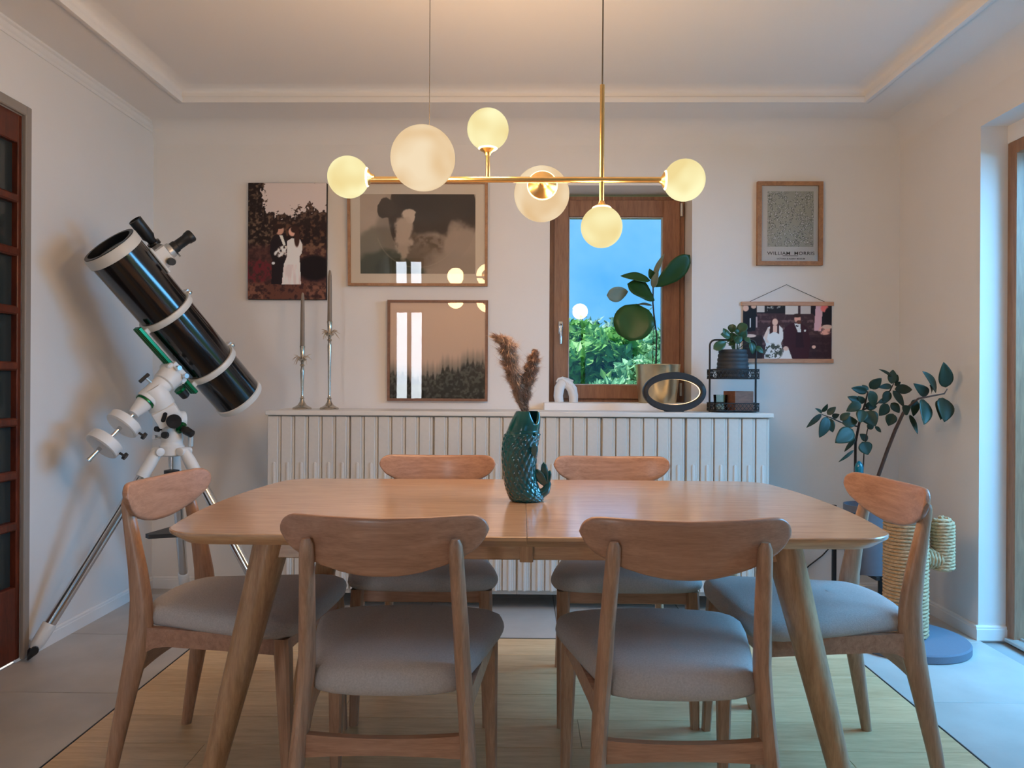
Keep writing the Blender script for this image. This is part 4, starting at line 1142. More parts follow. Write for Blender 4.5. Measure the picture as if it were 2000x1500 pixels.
# ---- hanging photo between two wooden rails
def paint_walk(w, h):
    c = Canvas(w, h, (62, 42, 46)); U, V = c.U, c.V
    n1, n2 = c.noise(6, 31, 4), c.noise(30, 32, 3)
    steps = (np.sin(V*46 + .6*U) > .55)*(V > .18); c.mix(steps*.6*sm(n2, .3, .6), (120, 92, 92)); c.mix(sm(n2, .55, .7)*.35, (110, 84, 82))
    c.mix(c.rect(.16, .48, 0, .15), (34, 30, 32)); c.mix(c.rect(.16, .24, 0, .14), (186, 176, 170)); c.mix(c.rect(.48, .62, .0, .17), (190, 184, 180)); c.mix(c.rect(.65, .76, .0, .16), (182, 174, 170)); c.mix(c.rect(.27, .45, .02, .12)*sm(n2, .55, .7), (150, 150, 146))
    # bystanders in dark clothes in the corners
    c.mix(c.poly([(0, 0), (.15, 0), (.155, .2), (.14, .48), (0, .5)]), (24, 24, 30)); c.mix(c.ell(.03, .06, .035, .06), (198, 160, 142)); c.mix(c.ell(.12, .03, .03, .04), (196, 160, 140)); c.mix(c.rect(.075, .09, .25, .42), (198, 196, 198)); c.mix(c.rect(.145, .165, .22, .42), (160, 140, 140))
    c.mix(c.poly([(.78, 0), (1, 0), (1, .38), (.90, .36), (.84, .22), (.76, .14)]), (30, 26, 34)); c.mix(c.poly([(.82, .0), (.90, .0), (.88, .48), (.80, .47)]), (196, 160, 172)); c.mix(c.ell(.92, .06, .045, .07), (206, 110, 110)); c.mix(c.ell(.92, .47, .07, .08)*sm(n2, .3, .6), (214, 160, 150)); c.mix(c.ell(.97, .18, .05, .14), (28, 26, 32))
    c.mix(c.ell(.95, .40, .06, .04), (196, 170, 160))
    c.mix(c.rect(0, .22, .56, 1)*.8, (40, 30, 30)); c.mix(c.ell(.08, .57, .07, .03), (206, 180, 170)); c.mix(c.rect(.72, 1, .55, 1)*.7, (42, 28, 36))
    # bride with bouquet
    c.mix(c.poly([(.28, .42), (.33, .38), (.41, .38), (.45, .44), (.455, .62), (.43, .70), (.47, 1), (.24, 1), (.26, .72), (.23, .60)]), (222, 216, 214))
    c.mix(c.poly([(.235, .58), (.28, .42), (.31, .42), (.27, .62), (.30, .70), (.26, .70)])*.8, (214, 180, 168))
    c.mix(c.poly([(.32, .26), (.35, .235), (.39, .25), (.41, .36), (.41, .54), (.37, .5), (.34, .5), (.30, .54), (.305, .38)]), (66, 36, 36)); c.mix(c.ell(.362, .315, .032, .065), (222, 172, 156))
    c.mix(c.poly([(.34, .38), (.385, .38), (.385, .5), (.34, .5)]), (214, 170, 156)); c.mix(c.rect(.29, .43, .55, .66), (224, 220, 216))
    c.mix(c.ell(.34, .86, .11, .15)*(n2 > .52), (70, 74, 66)); c.mix(c.ell(.35, .96, .08, .10)*(n2 < .40), (226, 222, 216)); c.mix(c.poly([(.46, .82), (.52, .78), (.56, 1), (.45, 1)]), (214, 208, 206))
    # groom in a dark red suit
    c.mix(c.poly([(.47, .42), (.55, .33), (.66, .34), (.73, .42), (.76, .66), (.74, 1), (.56, 1), (.51, .78), (.45, .72)]), (56, 28, 36))
    c.mix(c.poly([(.58, .34), (.645, .34), (.655, .50), (.635, .56)]), (218, 214, 216)); c.mix(c.poly([(.585, .385), (.60, .37), (.63, .38), (.62, .41)]), (50, 40, 48))
    c.mix(c.ell(.615, .255, .036, .07), (202, 152, 136)); c.mix(c.ell(.61, .195, .045, .035), (54, 34, 30)); c.mix(c.ell(.63, .315, .028, .035), (96, 58, 48))
    c.mix(c.poly([(.60, .50), (.67, .50), (.69, .78), (.60, .78)]), (44, 24, 32)); c.mix(c.ell(.485, .80, .03, .04), (220, 176, 164)); c.mix(c.ell(.80, .77, .022, .03), (220, 178, 166)); c.mix(c.ell(.70, .47, .012, .02), (222, 214, 212))
    return c
hx0, hx1 = P(1450, 650, YB).x, P(1623, 650, YB).x; hz0, hz1 = P(1536, 702, YB).z, P(1536, 596, YB).z
hp = thing('hanging_photo', ((hx0+hx1)/2, YB, hz0), 'wide wedding photo hung between two wooden rails on a cord', 'picture')
ox, oz = hp.location.x, hp.location.z
cvp = paint_walk(176, 108)
print_mesh('photo_sheet', cvp, hx0, hx1, hz0, hz1, YB-0.0085, hp)
MB().box(hx0-ox, hx1-ox, -0.0080, -0.006, 0, hz1-hz0).build('sheet_back', M['paper'], hp, smooth=0)
rx0, rx1 = P(1447, 594, YB).x-ox, P(1627, 594, YB).x-ox
M['rail'] = wood('poster_rail', lin(186, 136, 108), lin(214, 168, 138), (2, 14, 14), 0.5)
MB().rbox(rx0, rx1, -0.014, -0.001, hz1-hz0-0.004, hz1-hz0+0.017, 0.002).build('rail', M['rail'], hp, smooth=0)
MB().rbox(rx0, rx1, -0.014, -0.001, -0.019, 0.003, 0.002).build('rail', M['rail'], hp, smooth=0)
pk = P(1535, 556, YB); zr = hz1-hz0+0.015
MB().tube([(P(1462, 590, YB).x-ox, -0.005, zr), (pk.x-ox-0.004, -0.008, pk.z-oz-0.003), (pk.x-ox, -0.009, pk.z-oz), (pk.x-ox+0.004, -0.008, pk.z-oz-0.003), (P(1612, 590, YB).x-ox, -0.005, zr)], 0.0013, 6).build('cord', M['black'], hp)
MB().tube([(pk.x-ox, -0.014, pk.z-oz-0.001), (pk.x-ox, 0.004, pk.z-oz-0.002)], 0.0016, 8).build('nail', M['chrome'], hp)

# ================================================================== CANDLESTICKS AND CANDLES
M['candle'] = mat('taupe_candle', lin(132, 118, 104), 0.55, var=0.06, scale=30)
M['dried'] = mat('dried_flower', lin(186, 164, 140), 0.9, var=0.25, scale=80)
def candlestick(px, pybase, pybowl, pycup, pytop, lab, clab, seed):
    Y = 3.70
    b = P(px, pybase, Y); Zb = TOP_Z
    t = thing('candlestick', (b.x, Y, Zb), lab, 'candlestick', 'candlesticks on the worktop')
    H = P(px, pycup, Y).z - Zb; hb = P(px, pybowl, Y).z - Zb
    MB().lathe([(0, 0.046), (0.005, 0.0475), (0.010, 0.044), (0.014, 0.034), (0.022, 0.022), (0.038, 0.012), (0.05, 0.009)], (0,0,0), (0,0,1), 32).build('base', M['nickel'], t)
    MB().lathe([(0.048, 0.008), (0.055, 0.012), (0.060, 0.008), (0.075, 0.0062), (hb*0.55, 0.0078), (hb-0.055, 0.0105), (hb-0.035, 0.0075), (hb-0.026, 0.0125), (hb-0.018, 0.007), (hb-0.006, 0.010)], (0,0,0), (0,0,1), 20).build('stem', M['nickel'], t)
    MB().lathe([(hb-0.008, 0.009), (hb-0.002, 0.019), (hb+0.006, 0.024), (hb+0.004, 0.017), (hb+0.014, 0.010), (H-0.012, 0.012), (H, 0.0135), (H+0.001, 0.011)], (0,0,0), (0,0,1), 24).build('cup', M['nickel'], t)
    rng = random.Random(seed); m = MB()
    for k in range(26):
        an = rng.uniform(0, 6.28); r0 = 0.012; r1 = rng.uniform(0.026, 0.052); dz_ = rng.uniform(-0.035, 0.022)
        pts = [(r0*math.cos(an), r0*math.sin(an), hb+0.012), ((r0+r1)/2*math.cos(an+.2), (r0+r1)/2*math.sin(an+.2), hb+0.018+dz_*0.3), (r1*math.cos(an+.3), r1*math.sin(an+.3), hb+0.010+dz_)]
        m.tube(pts, [0.0013, 0.0019, 0.0006], 5)
    m.build('dried_wreath', M['dried'], t)
    hc = P(px, pytop, Y).z - (Zb + H - 0.01)
    c = MB().lathe([(0, 0.0095), (0.004, 0.0112), (hc*0.6, 0.0102), (hc-0.03, 0.0088), (hc-0.006, 0.006), (hc, 0.002)], (b.x, Y, Zb+H-0.011), (0,0,1), 20).build('candle', M['candle'], loc=(b.x, Y, Zb+H-0.011))
    tag(c, clab, 'candle', 'taupe taper candles')
candlestick(590, 798, 703, 676, 571, 'shorter nickel candlestick nearer the telescope on the worktop', 'taper candle in the shorter candlestick', 1)
candlestick(643, 797, 654, 628, 527, 'taller nickel candlestick on the worktop under the canvas edge', 'taper candle in the taller candlestick', 2)

# ================================================================== SILL: SCULPTURE, FIG PLANT
SY = 3.955
M['plaster'] = mat('white_plaster', (0.78, 0.77, 0.76), 0.7, bump=0.1, bscale=60)
s0 = P(1105, 785, SY)
sc = thing('sculpture', (s0.x, SY, SILL_Z), 'white plaster sculpture of two clasped hands on the sill', 'sculpture')
u = unit(SY)
m = MB(); m.tube([(-13*u, -0.008, 0), (-15*u, -0.010, 12*u), (-13*u, -0.012, 27*u), (-8*u, -0.010, 36*u), (0*u, -0.006, 38*u), (5*u, -0.002, 34*u)], [0.024, 0.025, 0.027, 0.028, 0.026, 0.018], 14); m.build('hand', M['plaster'], sc)
m = MB(); m.tube([(15*u, 0.004, 0), (15*u, 0.0, 12*u), (12*u, -0.006, 25*u), (6*u, -0.010, 33*u), (-2*u, -0.012, 36*u)], [0.024, 0.025, 0.027, 0.026, 0.020], 14); m.build('hand', M['plaster'], sc)
m = MB()
for k in range(4):
    m.tube([(-6*u+k*4*u, -0.020-0.001*k, 45*u-k*1.5*u), (0*u+k*4.2*u, -0.030, 40*u-k*2.6*u), (4*u+k*4.0*u, -0.027, 31*u-k*2.4*u), (3*u+k*4.0*u, -0.018, 24*u-k*2.4*u)], [0.0075, 0.0072, 0.0066, 0.005], 10)
m.build('fingers', M['plaster'], sc)
m = MB()
for k in range(4):
    m.tube([(14*u-k*4*u, 0.012, 40*u+k*1.0*u), (6*u-k*4*u, 0.020, 44*u+k*1.2*u), (-2*u-k*4*u, 0.016, 42*u+k*1.0*u), (-6*u-k*4*u, 0.006, 36*u+k*u)], [0.0075, 0.0072, 0.0066, 0.005], 10)
m.build('fingers', M['plaster'], sc)

def leaf_mesh(base, tip, width, normal, droop=0.12, fold=0.18, shape='oval', wav=0.0):
    base, tip, n = Vector(base), Vector(tip), Vector(normal).normalized()
    d = tip-base; L = d.length; ax = d/L
    n = (n - ax*n.dot(ax)).normalized(); s = ax.cross(n)
    NU, NV = 10, 6
    vs, fs = [], []
    for i in range(NU+1):
        f = i/NU
        if shape == 'oval': wv = math.sin(math.pi*min(1, f**0.85))**0.75*(1 - 0.25*f)*1.1
        elif shape == 'round': wv = max(0.0, 1-(2*f-1)**2)**0.5
        else: wv = math.sin(math.pi*f)**0.6*(0.62 + 0.5*f)
        wv = max(wv, 0.02)
        for j in range(NV+1):
            q = (2*j/NV-1)
            p = base + ax*L*f + s*q*wv*width/2 + n*(fold*abs(q)*wv*width/2 - droop*L*(f-0.5)**2*2 + droop*L*0.5) + n*wav*width*math.sin(f*9 + q*3)*abs(q)
            vs.append(p)
    for i in range(NU):
        for j in range(NV):
            k = i*(NV+1)+j
            fs.append((k, k+1, k+NV+2, k+NV+1))
    m = MB(); m.add(vs, fs); return m
def thick(ob, t=0.0008):
    md = ob.modifiers.new('thickness', 'SOLIDIFY'); md.thickness = t; md.offset = 0
    return ob

FY = 3.900
p0 = P(1284, 785, FY)
fig = thing('fig_plant', (p0.x, FY, SILL_Z), 'fiddle-leaf fig with few large leaves in a brass pot on the sill', 'plant')
FO = Vector(fig.location); u = unit(FY)
pt, pb = 44*u, 36*u; hh = P(1284, 712, FY-0.05).z - SILL_Z
pot = MB().lathe([(0, pb), (hh-0.004, pt-0.001), (hh, pt+0.001), (hh+0.002, pt), (hh+0.001, pt-0.003), (hh-0.03, pt-0.006)], (0,0,0), (0,0,1), 40).build('pot', M['palebrass'], fig)
MB().lathe([(hh-0.03, pt-0.004), (hh-0.028, 0.001)], (0,0,0), (0,0,1), 24).build('soil', M['soil'], fig)
def F(cx, cy, dy=0.0): return P(1040 + cx/4.286, 480 + cy/4.286, FY+dy) - FO
MB().tube([Vector((F(1032, 985).x, 0, hh-0.04)), F(1036, 900), F(1040, 740, 0.01), F(1020, 620, 0.0), F(1008, 480), F(1010, 360), F(1000, 270)], [0.0045, 0.0045, 0.004, 0.0042, 0.004, 0.0036, 0.0024], 10).build('stem', M['stemdark'], fig)
MB().tube([Vector((F(1004, 985).x, 0.008, hh-0.04)), F(1014, 640, 0.008)], 0.0018, 6).build('stake', M['stemdark'], fig)
camv = Vector((-0.15, -1, -0.05))
LF = [((878, 488), (812, 797), 282, 'round', 'leafgreen', -0.03, (-.1, -1, .15)),
      ((1030, 345), (1318, 78), 165, 'wide', 'leafgreen', -0.05, (.3, -1, -.2)),
      ((985, 292), (735, 252), 88, 'oval', 'leafgreen', -0.03, (0, -.8, .6)),
      ((1005, 285), (978, 192), 60, 'oval', 'leafgreen', -0.01, (.4, -1, .1)),
      ((1012, 280), (1104, 66), 44, 'oval', 'leafpale', 0.02, (-.7, -1, .1)),
      ((1008, 355), (1052, 205), 56, 'oval', 'leafpale', -0.04, (-.6, -1, .1)),
      ((1020, 460), (795, 318), 190, 'wide', 'leafgreen', -0.035, (0, -.7, .6)),
      ((800, 385), (622, 415), 125, 'wide', 'leafpale', -0.05, (.2, -1, -.4)),
      ((1000, 500), (870, 492), 40, 'oval', 'leafpale', 0.02, (0, -.5, .8))]
for b_, t_, w_, sh, mt, dy, nn in LF:
    thick(leaf_mesh(F(*b_, dy*0.3), F(*t_, dy), w_*u/4.286*1.18, nn, 0.10, 0.14, sh, 0.03).build('leaf', M[mt], fig, smooth=80), 0.0012)

# ================================================================== WORKTOP: OVAL LAMP, TIER RACK AND WHAT IT HOLDS
OY = 3.66; u = unit(OY)
c0 = P(1316.5, 765.5, OY)
ol = thing('oval_lamp', (c0.x, OY, TOP_Z), 'black oval ring table lamp glowing inside, on the worktop', 'lamp')
cz = c0.z - TOP_Z; ro, rz_ = 60.5*u, 38.5*u
cz = max(cz, rz_-0.001)
rings = []; led = []
for k in range(64):
    a_ = 2*math.pi*k/64
    ca, sa = math.cos(a_), math.sin(a_)
    ox_, oz_ = ro*ca, rz_*sa
    ix, iz = 51.5*u*ca, 25*u*sa
    w = 0.026
    rings.append([(ox_, -w*0.8, cz+oz_), (ox_*1.0, w*0.8, cz+oz_), (ox_*0.97, w, cz+oz_*0.97), (ix*1.02, w, cz+iz*1.02), (ix, w*0.8, cz+iz), (ix, -w*0.8, cz+iz), (ix*1.02, -w, cz+iz*1.02), (ox_*0.97, -w, cz+oz_*0.97)])
    led.append([(ix*0.994, w*0.72, cz+iz*0.994), (ix*0.994, w*0.30, cz+iz*0.994)])
rings.append(rings[0]); led.append(led[0])
MB().loft(rings, True, False).build('ring', M['blackmatte'], ol, smooth=50)
m = MB(); vs = [p for q in led for p in q]; m.add(vs, [(2*i, 2*i+1, 2*i+3, 2*i+2) for i in range(64)])
m.build('light_strip', mat('warm_led', (0.9, 0.8, 0.7), 0.5, emit=(1.0, 0.62, 0.30), es=5.0), ol)
MB().rbox(-0.045, 0.045, -0.022, 0.022, 0.0, 0.006, 0.002).build('foot', M['blackmatte'], ol, smooth=0)
cr = MB().tube([P(1343, 797, OY+0.02), P(1355, 803, OY+0.03), P(1372, 804.5, OY+0.05), P(1392, 804, OY+0.09), P(1420, 800, OY+0.17)], 0.002, 6)
zmin = TOP_Z + 0.0022
cr.v = [(x, y, max(z, zmin-0.0022) if False else zmin + (z-zmin)*0.05) for x, y, z in cr.v]
tag(cr.build('lamp_cord', M['black'], loc=tuple(P(1372, 804.5, OY+0.05)[:2]) + (TOP_Z,)), 'thin black cord lying on the worktop behind the oval lamp', 'cord')

RY = 3.68; u = unit(RY)
ra0, ra1 = P(1386, 760, RY).x, P(1476, 760, RY).x
rk = thing('tier_rack', ((ra0+ra1)/2, RY, TOP_Z), 'black wire rack with two pierced trays on the worktop', 'rack')
hw = (ra1-ra0)/2; RTOP = P(1430, 664, RY).z - TOP_Z; RD_ = 0.085
def r_px(py): return P(1430, py, RY).z - TOP_Z
z_lo0, z_lo1 = 0.004, r_px(787); z_hi0, z_hi1 = r_px(740.5), r_px(722)
pts = [(-hw, 0, 0.0), (-hw, 0, RTOP-0.028)] + [(-hw+0.028*(1-math.cos(t)), 0, RTOP-0.028+0.028*math.sin(t)) for t in [math.pi/2*k/6 for k in range(1, 7)]]
pts += [(-x, y, z) for x, y, z in reversed(pts)]
MB().tube(pts, 0.0048, 10).build('hoop', M['blackmatte'], rk)
def tray(z0, z1, nm):
    m = MB(); n = 44; r = 0.03
    loop = []
    for cx, cy, a0 in ((1, 1, 0), (-1, 1, 90), (-1, -1, 180), (1, -1, 270)):
        for k in range(7):
            t = math.radians(a0 + 90*k/6); loop.append(((hw-0.002-r)*cx + r*math.cos(t), (RD_-r)*cy + r*math.sin(t)))
    tr = MB().prism(loop, z0, z0+0.003).build(nm, M['blackmatte'], rk, smooth=30)
    m.tube([(x, y, z0+0.003) for x, y in loop + loop[:1]], 0.0026, 6, cap=False); m.tube([(x, y, z1) for x, y in loop + loop[:1]], 0.0026, 6, cap=False)
    # lattice wall
    seg = []
    for i in range(len(loop)):
        p, q = loop[i], loop[(i+1) % len(loop)]
        k = max(1, int(round(math.dist(p, q)/0.0095)))
        seg += [(p[0]+(q[0]-p[0])*j/k, p[1]+(q[1]-p[1])*j/k) for j in range(k)]
    N = len(seg); rows = 3; dzr = (z1-z0-0.003)/rows
    for i in range(N):
        for rr in range(rows):
            p, q = seg[i], seg[(i+1) % N]; za, zb = z0+0.003+rr*dzr, z0+0.003+(rr+1)*dzr
            if (i+rr) % 2: za, zb = zb, za
            m.tube([(p[0], p[1], za), (q[0], q[1], zb)], 0.0015, 4, cap=False)
    m.build('pierced_rim', M['blackmatte'], tr, smooth=0)
tray(z_lo0, z_lo1, 'tray'); tray(z_hi0, z_hi1, 'tray')
# ribbed planter on the upper tray with a trailing plant
M['planter'] = mat('dark_planter', lin(52, 56, 62), 0.6, var=0.1, scale=40)
pc_ = P(1431, 722, RY)
pl = thing('potted_plant', (pc_.x, RY, TOP_Z+z_hi0+0.003), 'small leafy plant in a dark ribbed planter on the upper tray', 'plant')
PO = Vector(pl.location); hP = r_px(683) - z_hi0 - 0.003
prof = [(0, 0.064)]
for k in range(7):
    f = k/7; rr = 0.068 + 0.022*math.sin(math.pi*(0.18 + 0.55*(1-f)))*0.55 - 0.010*f
    prof += [(hP*f+0.001, rr-0.002), (hP*(f+0.05), rr), (hP*(f+0.10), rr), (hP*(f+0.135), rr-0.002)]
prof += [(hP, 0.062), (hP, 0.057), (hP-0.02, 0.055)]
prof = [(t, min(r, 0.082)) for t, r in prof]
MB().lathe(prof, (0,0,0), (0,0,1), 36).build('planter', M['planter'], pl, smooth=50)
MB().lathe([(hP-0.02, 0.057), (hP-0.018, 0.001)], (0,0,0), (0,0,1), 20).build('soil', M['soil'], pl)
def Q(cx, cy, dy=0.0): return P(1360 + cx/5.557, 560 + cy/5.557, RY+dy) - PO
LP_ = [((370, 540), (262, 515), 95), ((385, 500), (398, 405), 105), ((440, 500), (548, 408), 125), ((400, 540), (485, 610), 150), ((425, 510), (335, 600), 100),
       ((325, 600), (185, 678), 115), ((470, 570), (545, 470), 95), ((590, 600), (610, 735), 90), ((640, 650), (728, 725), 70), ((345, 560), (290, 450), 80), ((470, 520), (400, 470), 90), ((520, 560), (590, 610), 80), ((420, 600), (350, 640), 70)]
rng = random.Random(3)
for b_, t_, w_ in LP_:
    dy = rng.uniform(-0.060, -0.034)
    nn = (rng.uniform(-.4, .4), -1, rng.uniform(0.1, .7))
    thick(leaf_mesh(Q(*b_, dy*0.85), Q(*t_, dy), w_*unit(RY)/5.557, nn, 0.15, 0.2, 'wide' if w_ > 100 else 'oval').build('leaf', M['leafmid'], pl, smooth=80), 0.0008)
    MB().tube([Vector((rng.uniform(-.02, .02), rng.uniform(-.036, -.020), hP-0.025)), Vector((Q(*b_, dy*0.85).x*0.5, dy*0.75, (Q(*b_).z + hP)*0.5)), Q(*b_, dy*0.85)], [0.0022, 0.0018, 0.0014], 6).build('stalk', M['leafmid'], pl)
# glass and box on the lower tray
gz = TOP_Z + z_lo0 + 0.003
gp = P(1407, 790, RY-0.02)
M['tumbler'] = pane_mat('tumbler_glass', (0.80, 0.88, 0.86), 1.5, 0.05)
hG = P(1407, 771, RY-0.02).z - gz
gl = thing('glass_tumbler', (gp.x, RY-0.02, gz), 'clear glass candle tumbler on the lower tray of the rack', 'glass')
MB().lathe([(0, 0.030), (hG, 0.034), (hG, 0.0315), (0.006, 0.0275), (0.006, 0.001)], (0,0,0), (0,0,1), 28).build('tumbler', M['tumbler'], gl)
MB().lathe([(0.006, 0.022), (0.022, 0.022), (0.020, 0.019)], (0,0,0), (0,0,1), 20).build('tealight', M['white'], gl)
bp0, bp1 = P(1421, 790, RY-0.01), P(1463, 790, RY-0.01)
hB = P(1440, 764, RY-0.01).z - gz
bxo = thing('wooden_box', ((bp0.x+bp1.x)/2, RY-0.01, gz), 'small brown wooden cube box on the lower tray of the rack', 'box')
MB().rbox(-(bp1.x-bp0.x)/2, (bp1.x-bp0.x)/2, -0.05, 0.05, 0, hB, 0.002).build('box_body', wood('box_wood', lin(104, 66, 50), lin(140, 96, 74), (3, 3, 12), 0.6), bxo, smooth=0)
bxo.rotation_euler.z = math.radians(18)

# ================================================================== FISH VASE AND PAMPAS
M['glaze'] = mat('teal_glaze', (0.002, 0.080, 0.082), 0.12, coat=0.8, var=0.25, scale=14)
VY = 2.13; u = unit(VY)
v0 = P(1028, 977, VY)
vz = TZ
va = thing('fish_vase', (v0.x, VY, vz), 'teal glazed ceramic vase shaped like an upright fish', 'vase')
VO = Vector((v0.x, VY, vz))
def VP_(px, py): q = P(px, py, VY) - VO; return q.x, q.z
# silhouette rows: pixel row, left, right
rows = [(978, 1001, 1056), (974, 998, 1059), (965, 994, 1058), (950, 989, 1050), (930, 986, 1045), (905, 983, 1045), (880, 982.5, 1047), (860, 985, 1050), (842, 990, 1054), (826, 996, 1056), (812, 1003, 1055), (803, 1008, 1053)]
NR, NA = 132, 120
def row_at(f):
    x = f*(len(rows)-1); i = min(int(x), len(rows)-2); t = x-i
    p = [rows[max(i-1, 0)], rows[i], rows[i+1], rows[min(i+2, len(rows)-1)]]
    return [0.5*((2*p[1][k]) + (-p[0][k]+p[2][k])*t + (2*p[0][k]-5*p[1][k]+4*p[2][k]-p[3][k])*t*t + (-p[0][k]+3*p[1][k]-3*p[2][k]+p[3][k])*t**3) for k in range(3)]
def fish_body(off, scales=True):
    rings = []
    for i in range(NR+1):
        f = i/NR; py, l, r = row_at(f)
        cx, z = VP_((l+r)/2, py); hwid = (r-l)/2*u - off
        z = max(z, 0.0)
        dep = hwid*(0.92 if f > .2 else 0.80 + .6*f)
        ring = []
        for j in range(NA):
            t = 2*math.pi*j/NA
            x, y = cx + hwid*math.cos(t), dep*math.sin(t)
            zz = z
            # mouth: a V cut on the right front and on the back
            if f > 0.80:
                k = (f-0.80)/0.20
                da = abs((t - math.radians(312) + math.pi) % (2*math.pi) - math.pi)
                cut = max(0.0, 1 - da/0.62)
                zz = z - cut*k*0.046
            bump = 0.0
            if scales and 0.03 < f < 0.70:
                a_ = (t/(2*math.pi))*18; b_ = f*22
                for row in (math.floor(b_)-1, math.floor(b_), math.floor(b_)+1):
                    fa = (a_ + 0.5*(row % 2)) % 1.0 - 0.5; fb = b_-row-0.5
                    d2 = fa*fa*4.0 + fb*fb*(0.55 if fb < 0 else 1.6)
                    bump = max(bump, 0.0042*max(0.0, 1-d2) + (0.0010 if d2 < 0.8 else 0))
            if scales and 0.70 <= f < 0.73: bump = 0.0012
            n = Vector((math.cos(t), math.sin(t)*1.05, 0))
            ring.append((x + n.x*bump, y + n.y*bump, zz))
        rings.append(ring)
    return rings
outer = fish_body(0.0); inner = fish_body(0.004, False)
m = MB().loft(outer + list(reversed(inner[NR//3:])), True, True)
body = m.build('body', M['glaze'], va, smooth=70)
# gill cover, fin and curled tail
def gx(px, py, y): q = VP_(px, py); return (q[0], y, q[1])
fin = leaf_mesh(gx(1043, 864, -0.046), gx(1044, 892, -0.038), 0.020, (0.3, -1, 0), 0.05, -0.1, 'oval').build('side_fin', M['glaze'], va, smooth=80); thick(fin, 0.004)
m = MB().tube([gx(1040, 966, 0), gx(1056, 965, 0), gx(1066, 958, 0), gx(1071, 945, 0), gx(1069, 932, 0)], [0.0155, 0.0150, 0.0135, 0.009, 0.005], 16); m.build('tail', M['glaze'], va)
for b_, t_, w_ in (((1070, 952), (1045, 915), 0.030), ((1069, 950), (1062, 902), 0.024), ((1071, 948), (1074, 918), 0.016)):
    thick(leaf_mesh(gx(*b_, 0.0), gx(*t_, -0.004), w_, (-0.5, -1, 0.2), 0.12, 0.1, 'wide').build('tail_fin', M['glaze'], va, smooth=80), 0.005)
sh = [MB().sphere(gx(1046, 846, -0.036), 0.0042, 12, 8).build('eye', M['glaze'], va)]
M['pampas'] = mat('pampas_tan', lin(196, 168, 146), 0.95, var=0.3, scale=60)
M['pampas2'] = mat('pampas_brown', lin(178, 146, 124), 0.95, var=0.3, scale=60)
def pampas(path_px, widths, label, material, seed, dy):
    pts = [P(x, y, VY+dy*min(1, k/3)) for k, (x, y) in enumerate(path_px)]
    o = Vector((VO.x - 0.012 + 0.014*(seed - 1), VO.y + 1.2*dy, vz + 0.085))
    t = thing('pampas_plume', o, label, 'dried grass', 'pampas plumes in the fish vase')
    loc = [p-o for p in pts]
    MB().tube([Vector((0, 0, 0))] + loc, [0.0022]*(len(loc)) + [0.0008], 6).build('stem', material, t)
    rng = np.random.default_rng(seed); N = 14000
    vs, fs = [], []
    K = len(loc)-1
    P_ = np.array([tuple(p) for p in loc]); W = np.array(widths)*u
    for q in range(N):
        f = rng.random()**0.9*K; i = min(int(f), K-1); tt = f-i
        c = P_[i]*(1-tt) + P_[i+1]*tt; w = W[i]*(1-tt) + W[i+1]*tt
        ax = P_[i+1]-P_[i]; ax /= np.linalg.norm(ax)
        an = rng.uniform(0, 6.283); rad = np.array([math.cos(an), math.sin(an), 0.0])
        L = w*rng.uniform(0.35, 1.0)*(1.0 if rng.random() < 0.85 else 1.35)*(0.90 + 0.22*math.sin(f*7.3 + an))
        start = c + rad*w*0.12*rng.random()
        droop = rng.uniform(-0.5, 0.35)
        p1 = start + rad*L*0.60 + ax*L*0.50; p2 = p1 + rad*L*0.40 + ax*L*(0.10+droop) + rng.normal(0, 0.0016, 3)
        sd = np.cross(rad, ax)*0.0006 + rng.normal(0, 0.00012, 3)
        n = len(vs)
        vs += [start-sd, start+sd, p1+sd, p1-sd, p2]
        fs += [(n, n+1, n+2, n+3), (n+3, n+2, n+4)]
    me = bpy.data.meshes.new('plume'); me.from_pydata([tuple(v) for v in vs], [], fs); me.materials.append(material)
    ob = bpy.data.objects.new('plume', me); COL.objects.link(ob); ob.parent = t; ob['kind'] = 'stuff'
pampas([(1025, 815), (1012, 770), (1003, 735), (996, 705), (992, 680), (983, 664), (976, 660)], [4, 20, 26, 27, 25, 20, 10], 'taller pale tan pampas plume leaning left out of the fish vase', M['pampas'], 1, -0.01)
pampas([(1029, 815), (1025, 785), (1027, 755), (1034, 730), (1040, 708), (1045, 685)], [4, 16, 23, 21, 17, 6], 'shorter brown pampas plume standing upright in the fish vase', M['pampas2'], 2, 0.015)

# ================================================================== RUBBER PLANT, ITS STAND AND WATERING BULB
GY = 3.52
pot_c = Vector((P(1694, 1100, GY).x, GY, 0))
st = thing('plant_stand', pot_c, 'black metal four-legged stand holding the grey plant pot', 'plant stand')
PR = 0.135; PZ0, PZ1 = P(1690, 1115, GY).z, P(1690, 985, GY).z
for sx, sy in ((-1, -1), (1, -1), (-1, 1), (1, 1)):
    MB().rbox(sx*0.112-0.009, sx*0.112+0.009, sy*0.105-0.009, sy*0.105+0.009, 0, PZ1-0.02, 0.002).build('leg', M['blackmatte'], st, smooth=0)
MB().rbox(-0.112, 0.112, -0.009, 0.009, PZ0-0.018, PZ0-0.001, 0.002).build('crossbar', M['blackmatte'], st, smooth=0)
MB().rbox(-0.009, 0.009, -0.105, 0.105, PZ0-0.019, PZ0-0.002, 0.002).build('crossbar', M['blackmatte'], st, smooth=0)
rp = thing('rubber_plant', pot_c + Vector((0, 0, PZ0)), 'rubber plant with dark oval leaves in a grey pot by the corner', 'plant')
RO = Vector(rp.location); hh = PZ1-PZ0
M['greypot'] = mat('grey_pot', lin(112, 114, 124), 0.7, var=0.05, scale=30)
MB().lathe([(0, 0.098), (hh*0.9, 0.128-0.022), (hh, 0.106), (hh, 0.100), (hh-0.03, 0.098)], (0,0,0), (0,0,1), 36).build('pot', M['greypot'], rp)
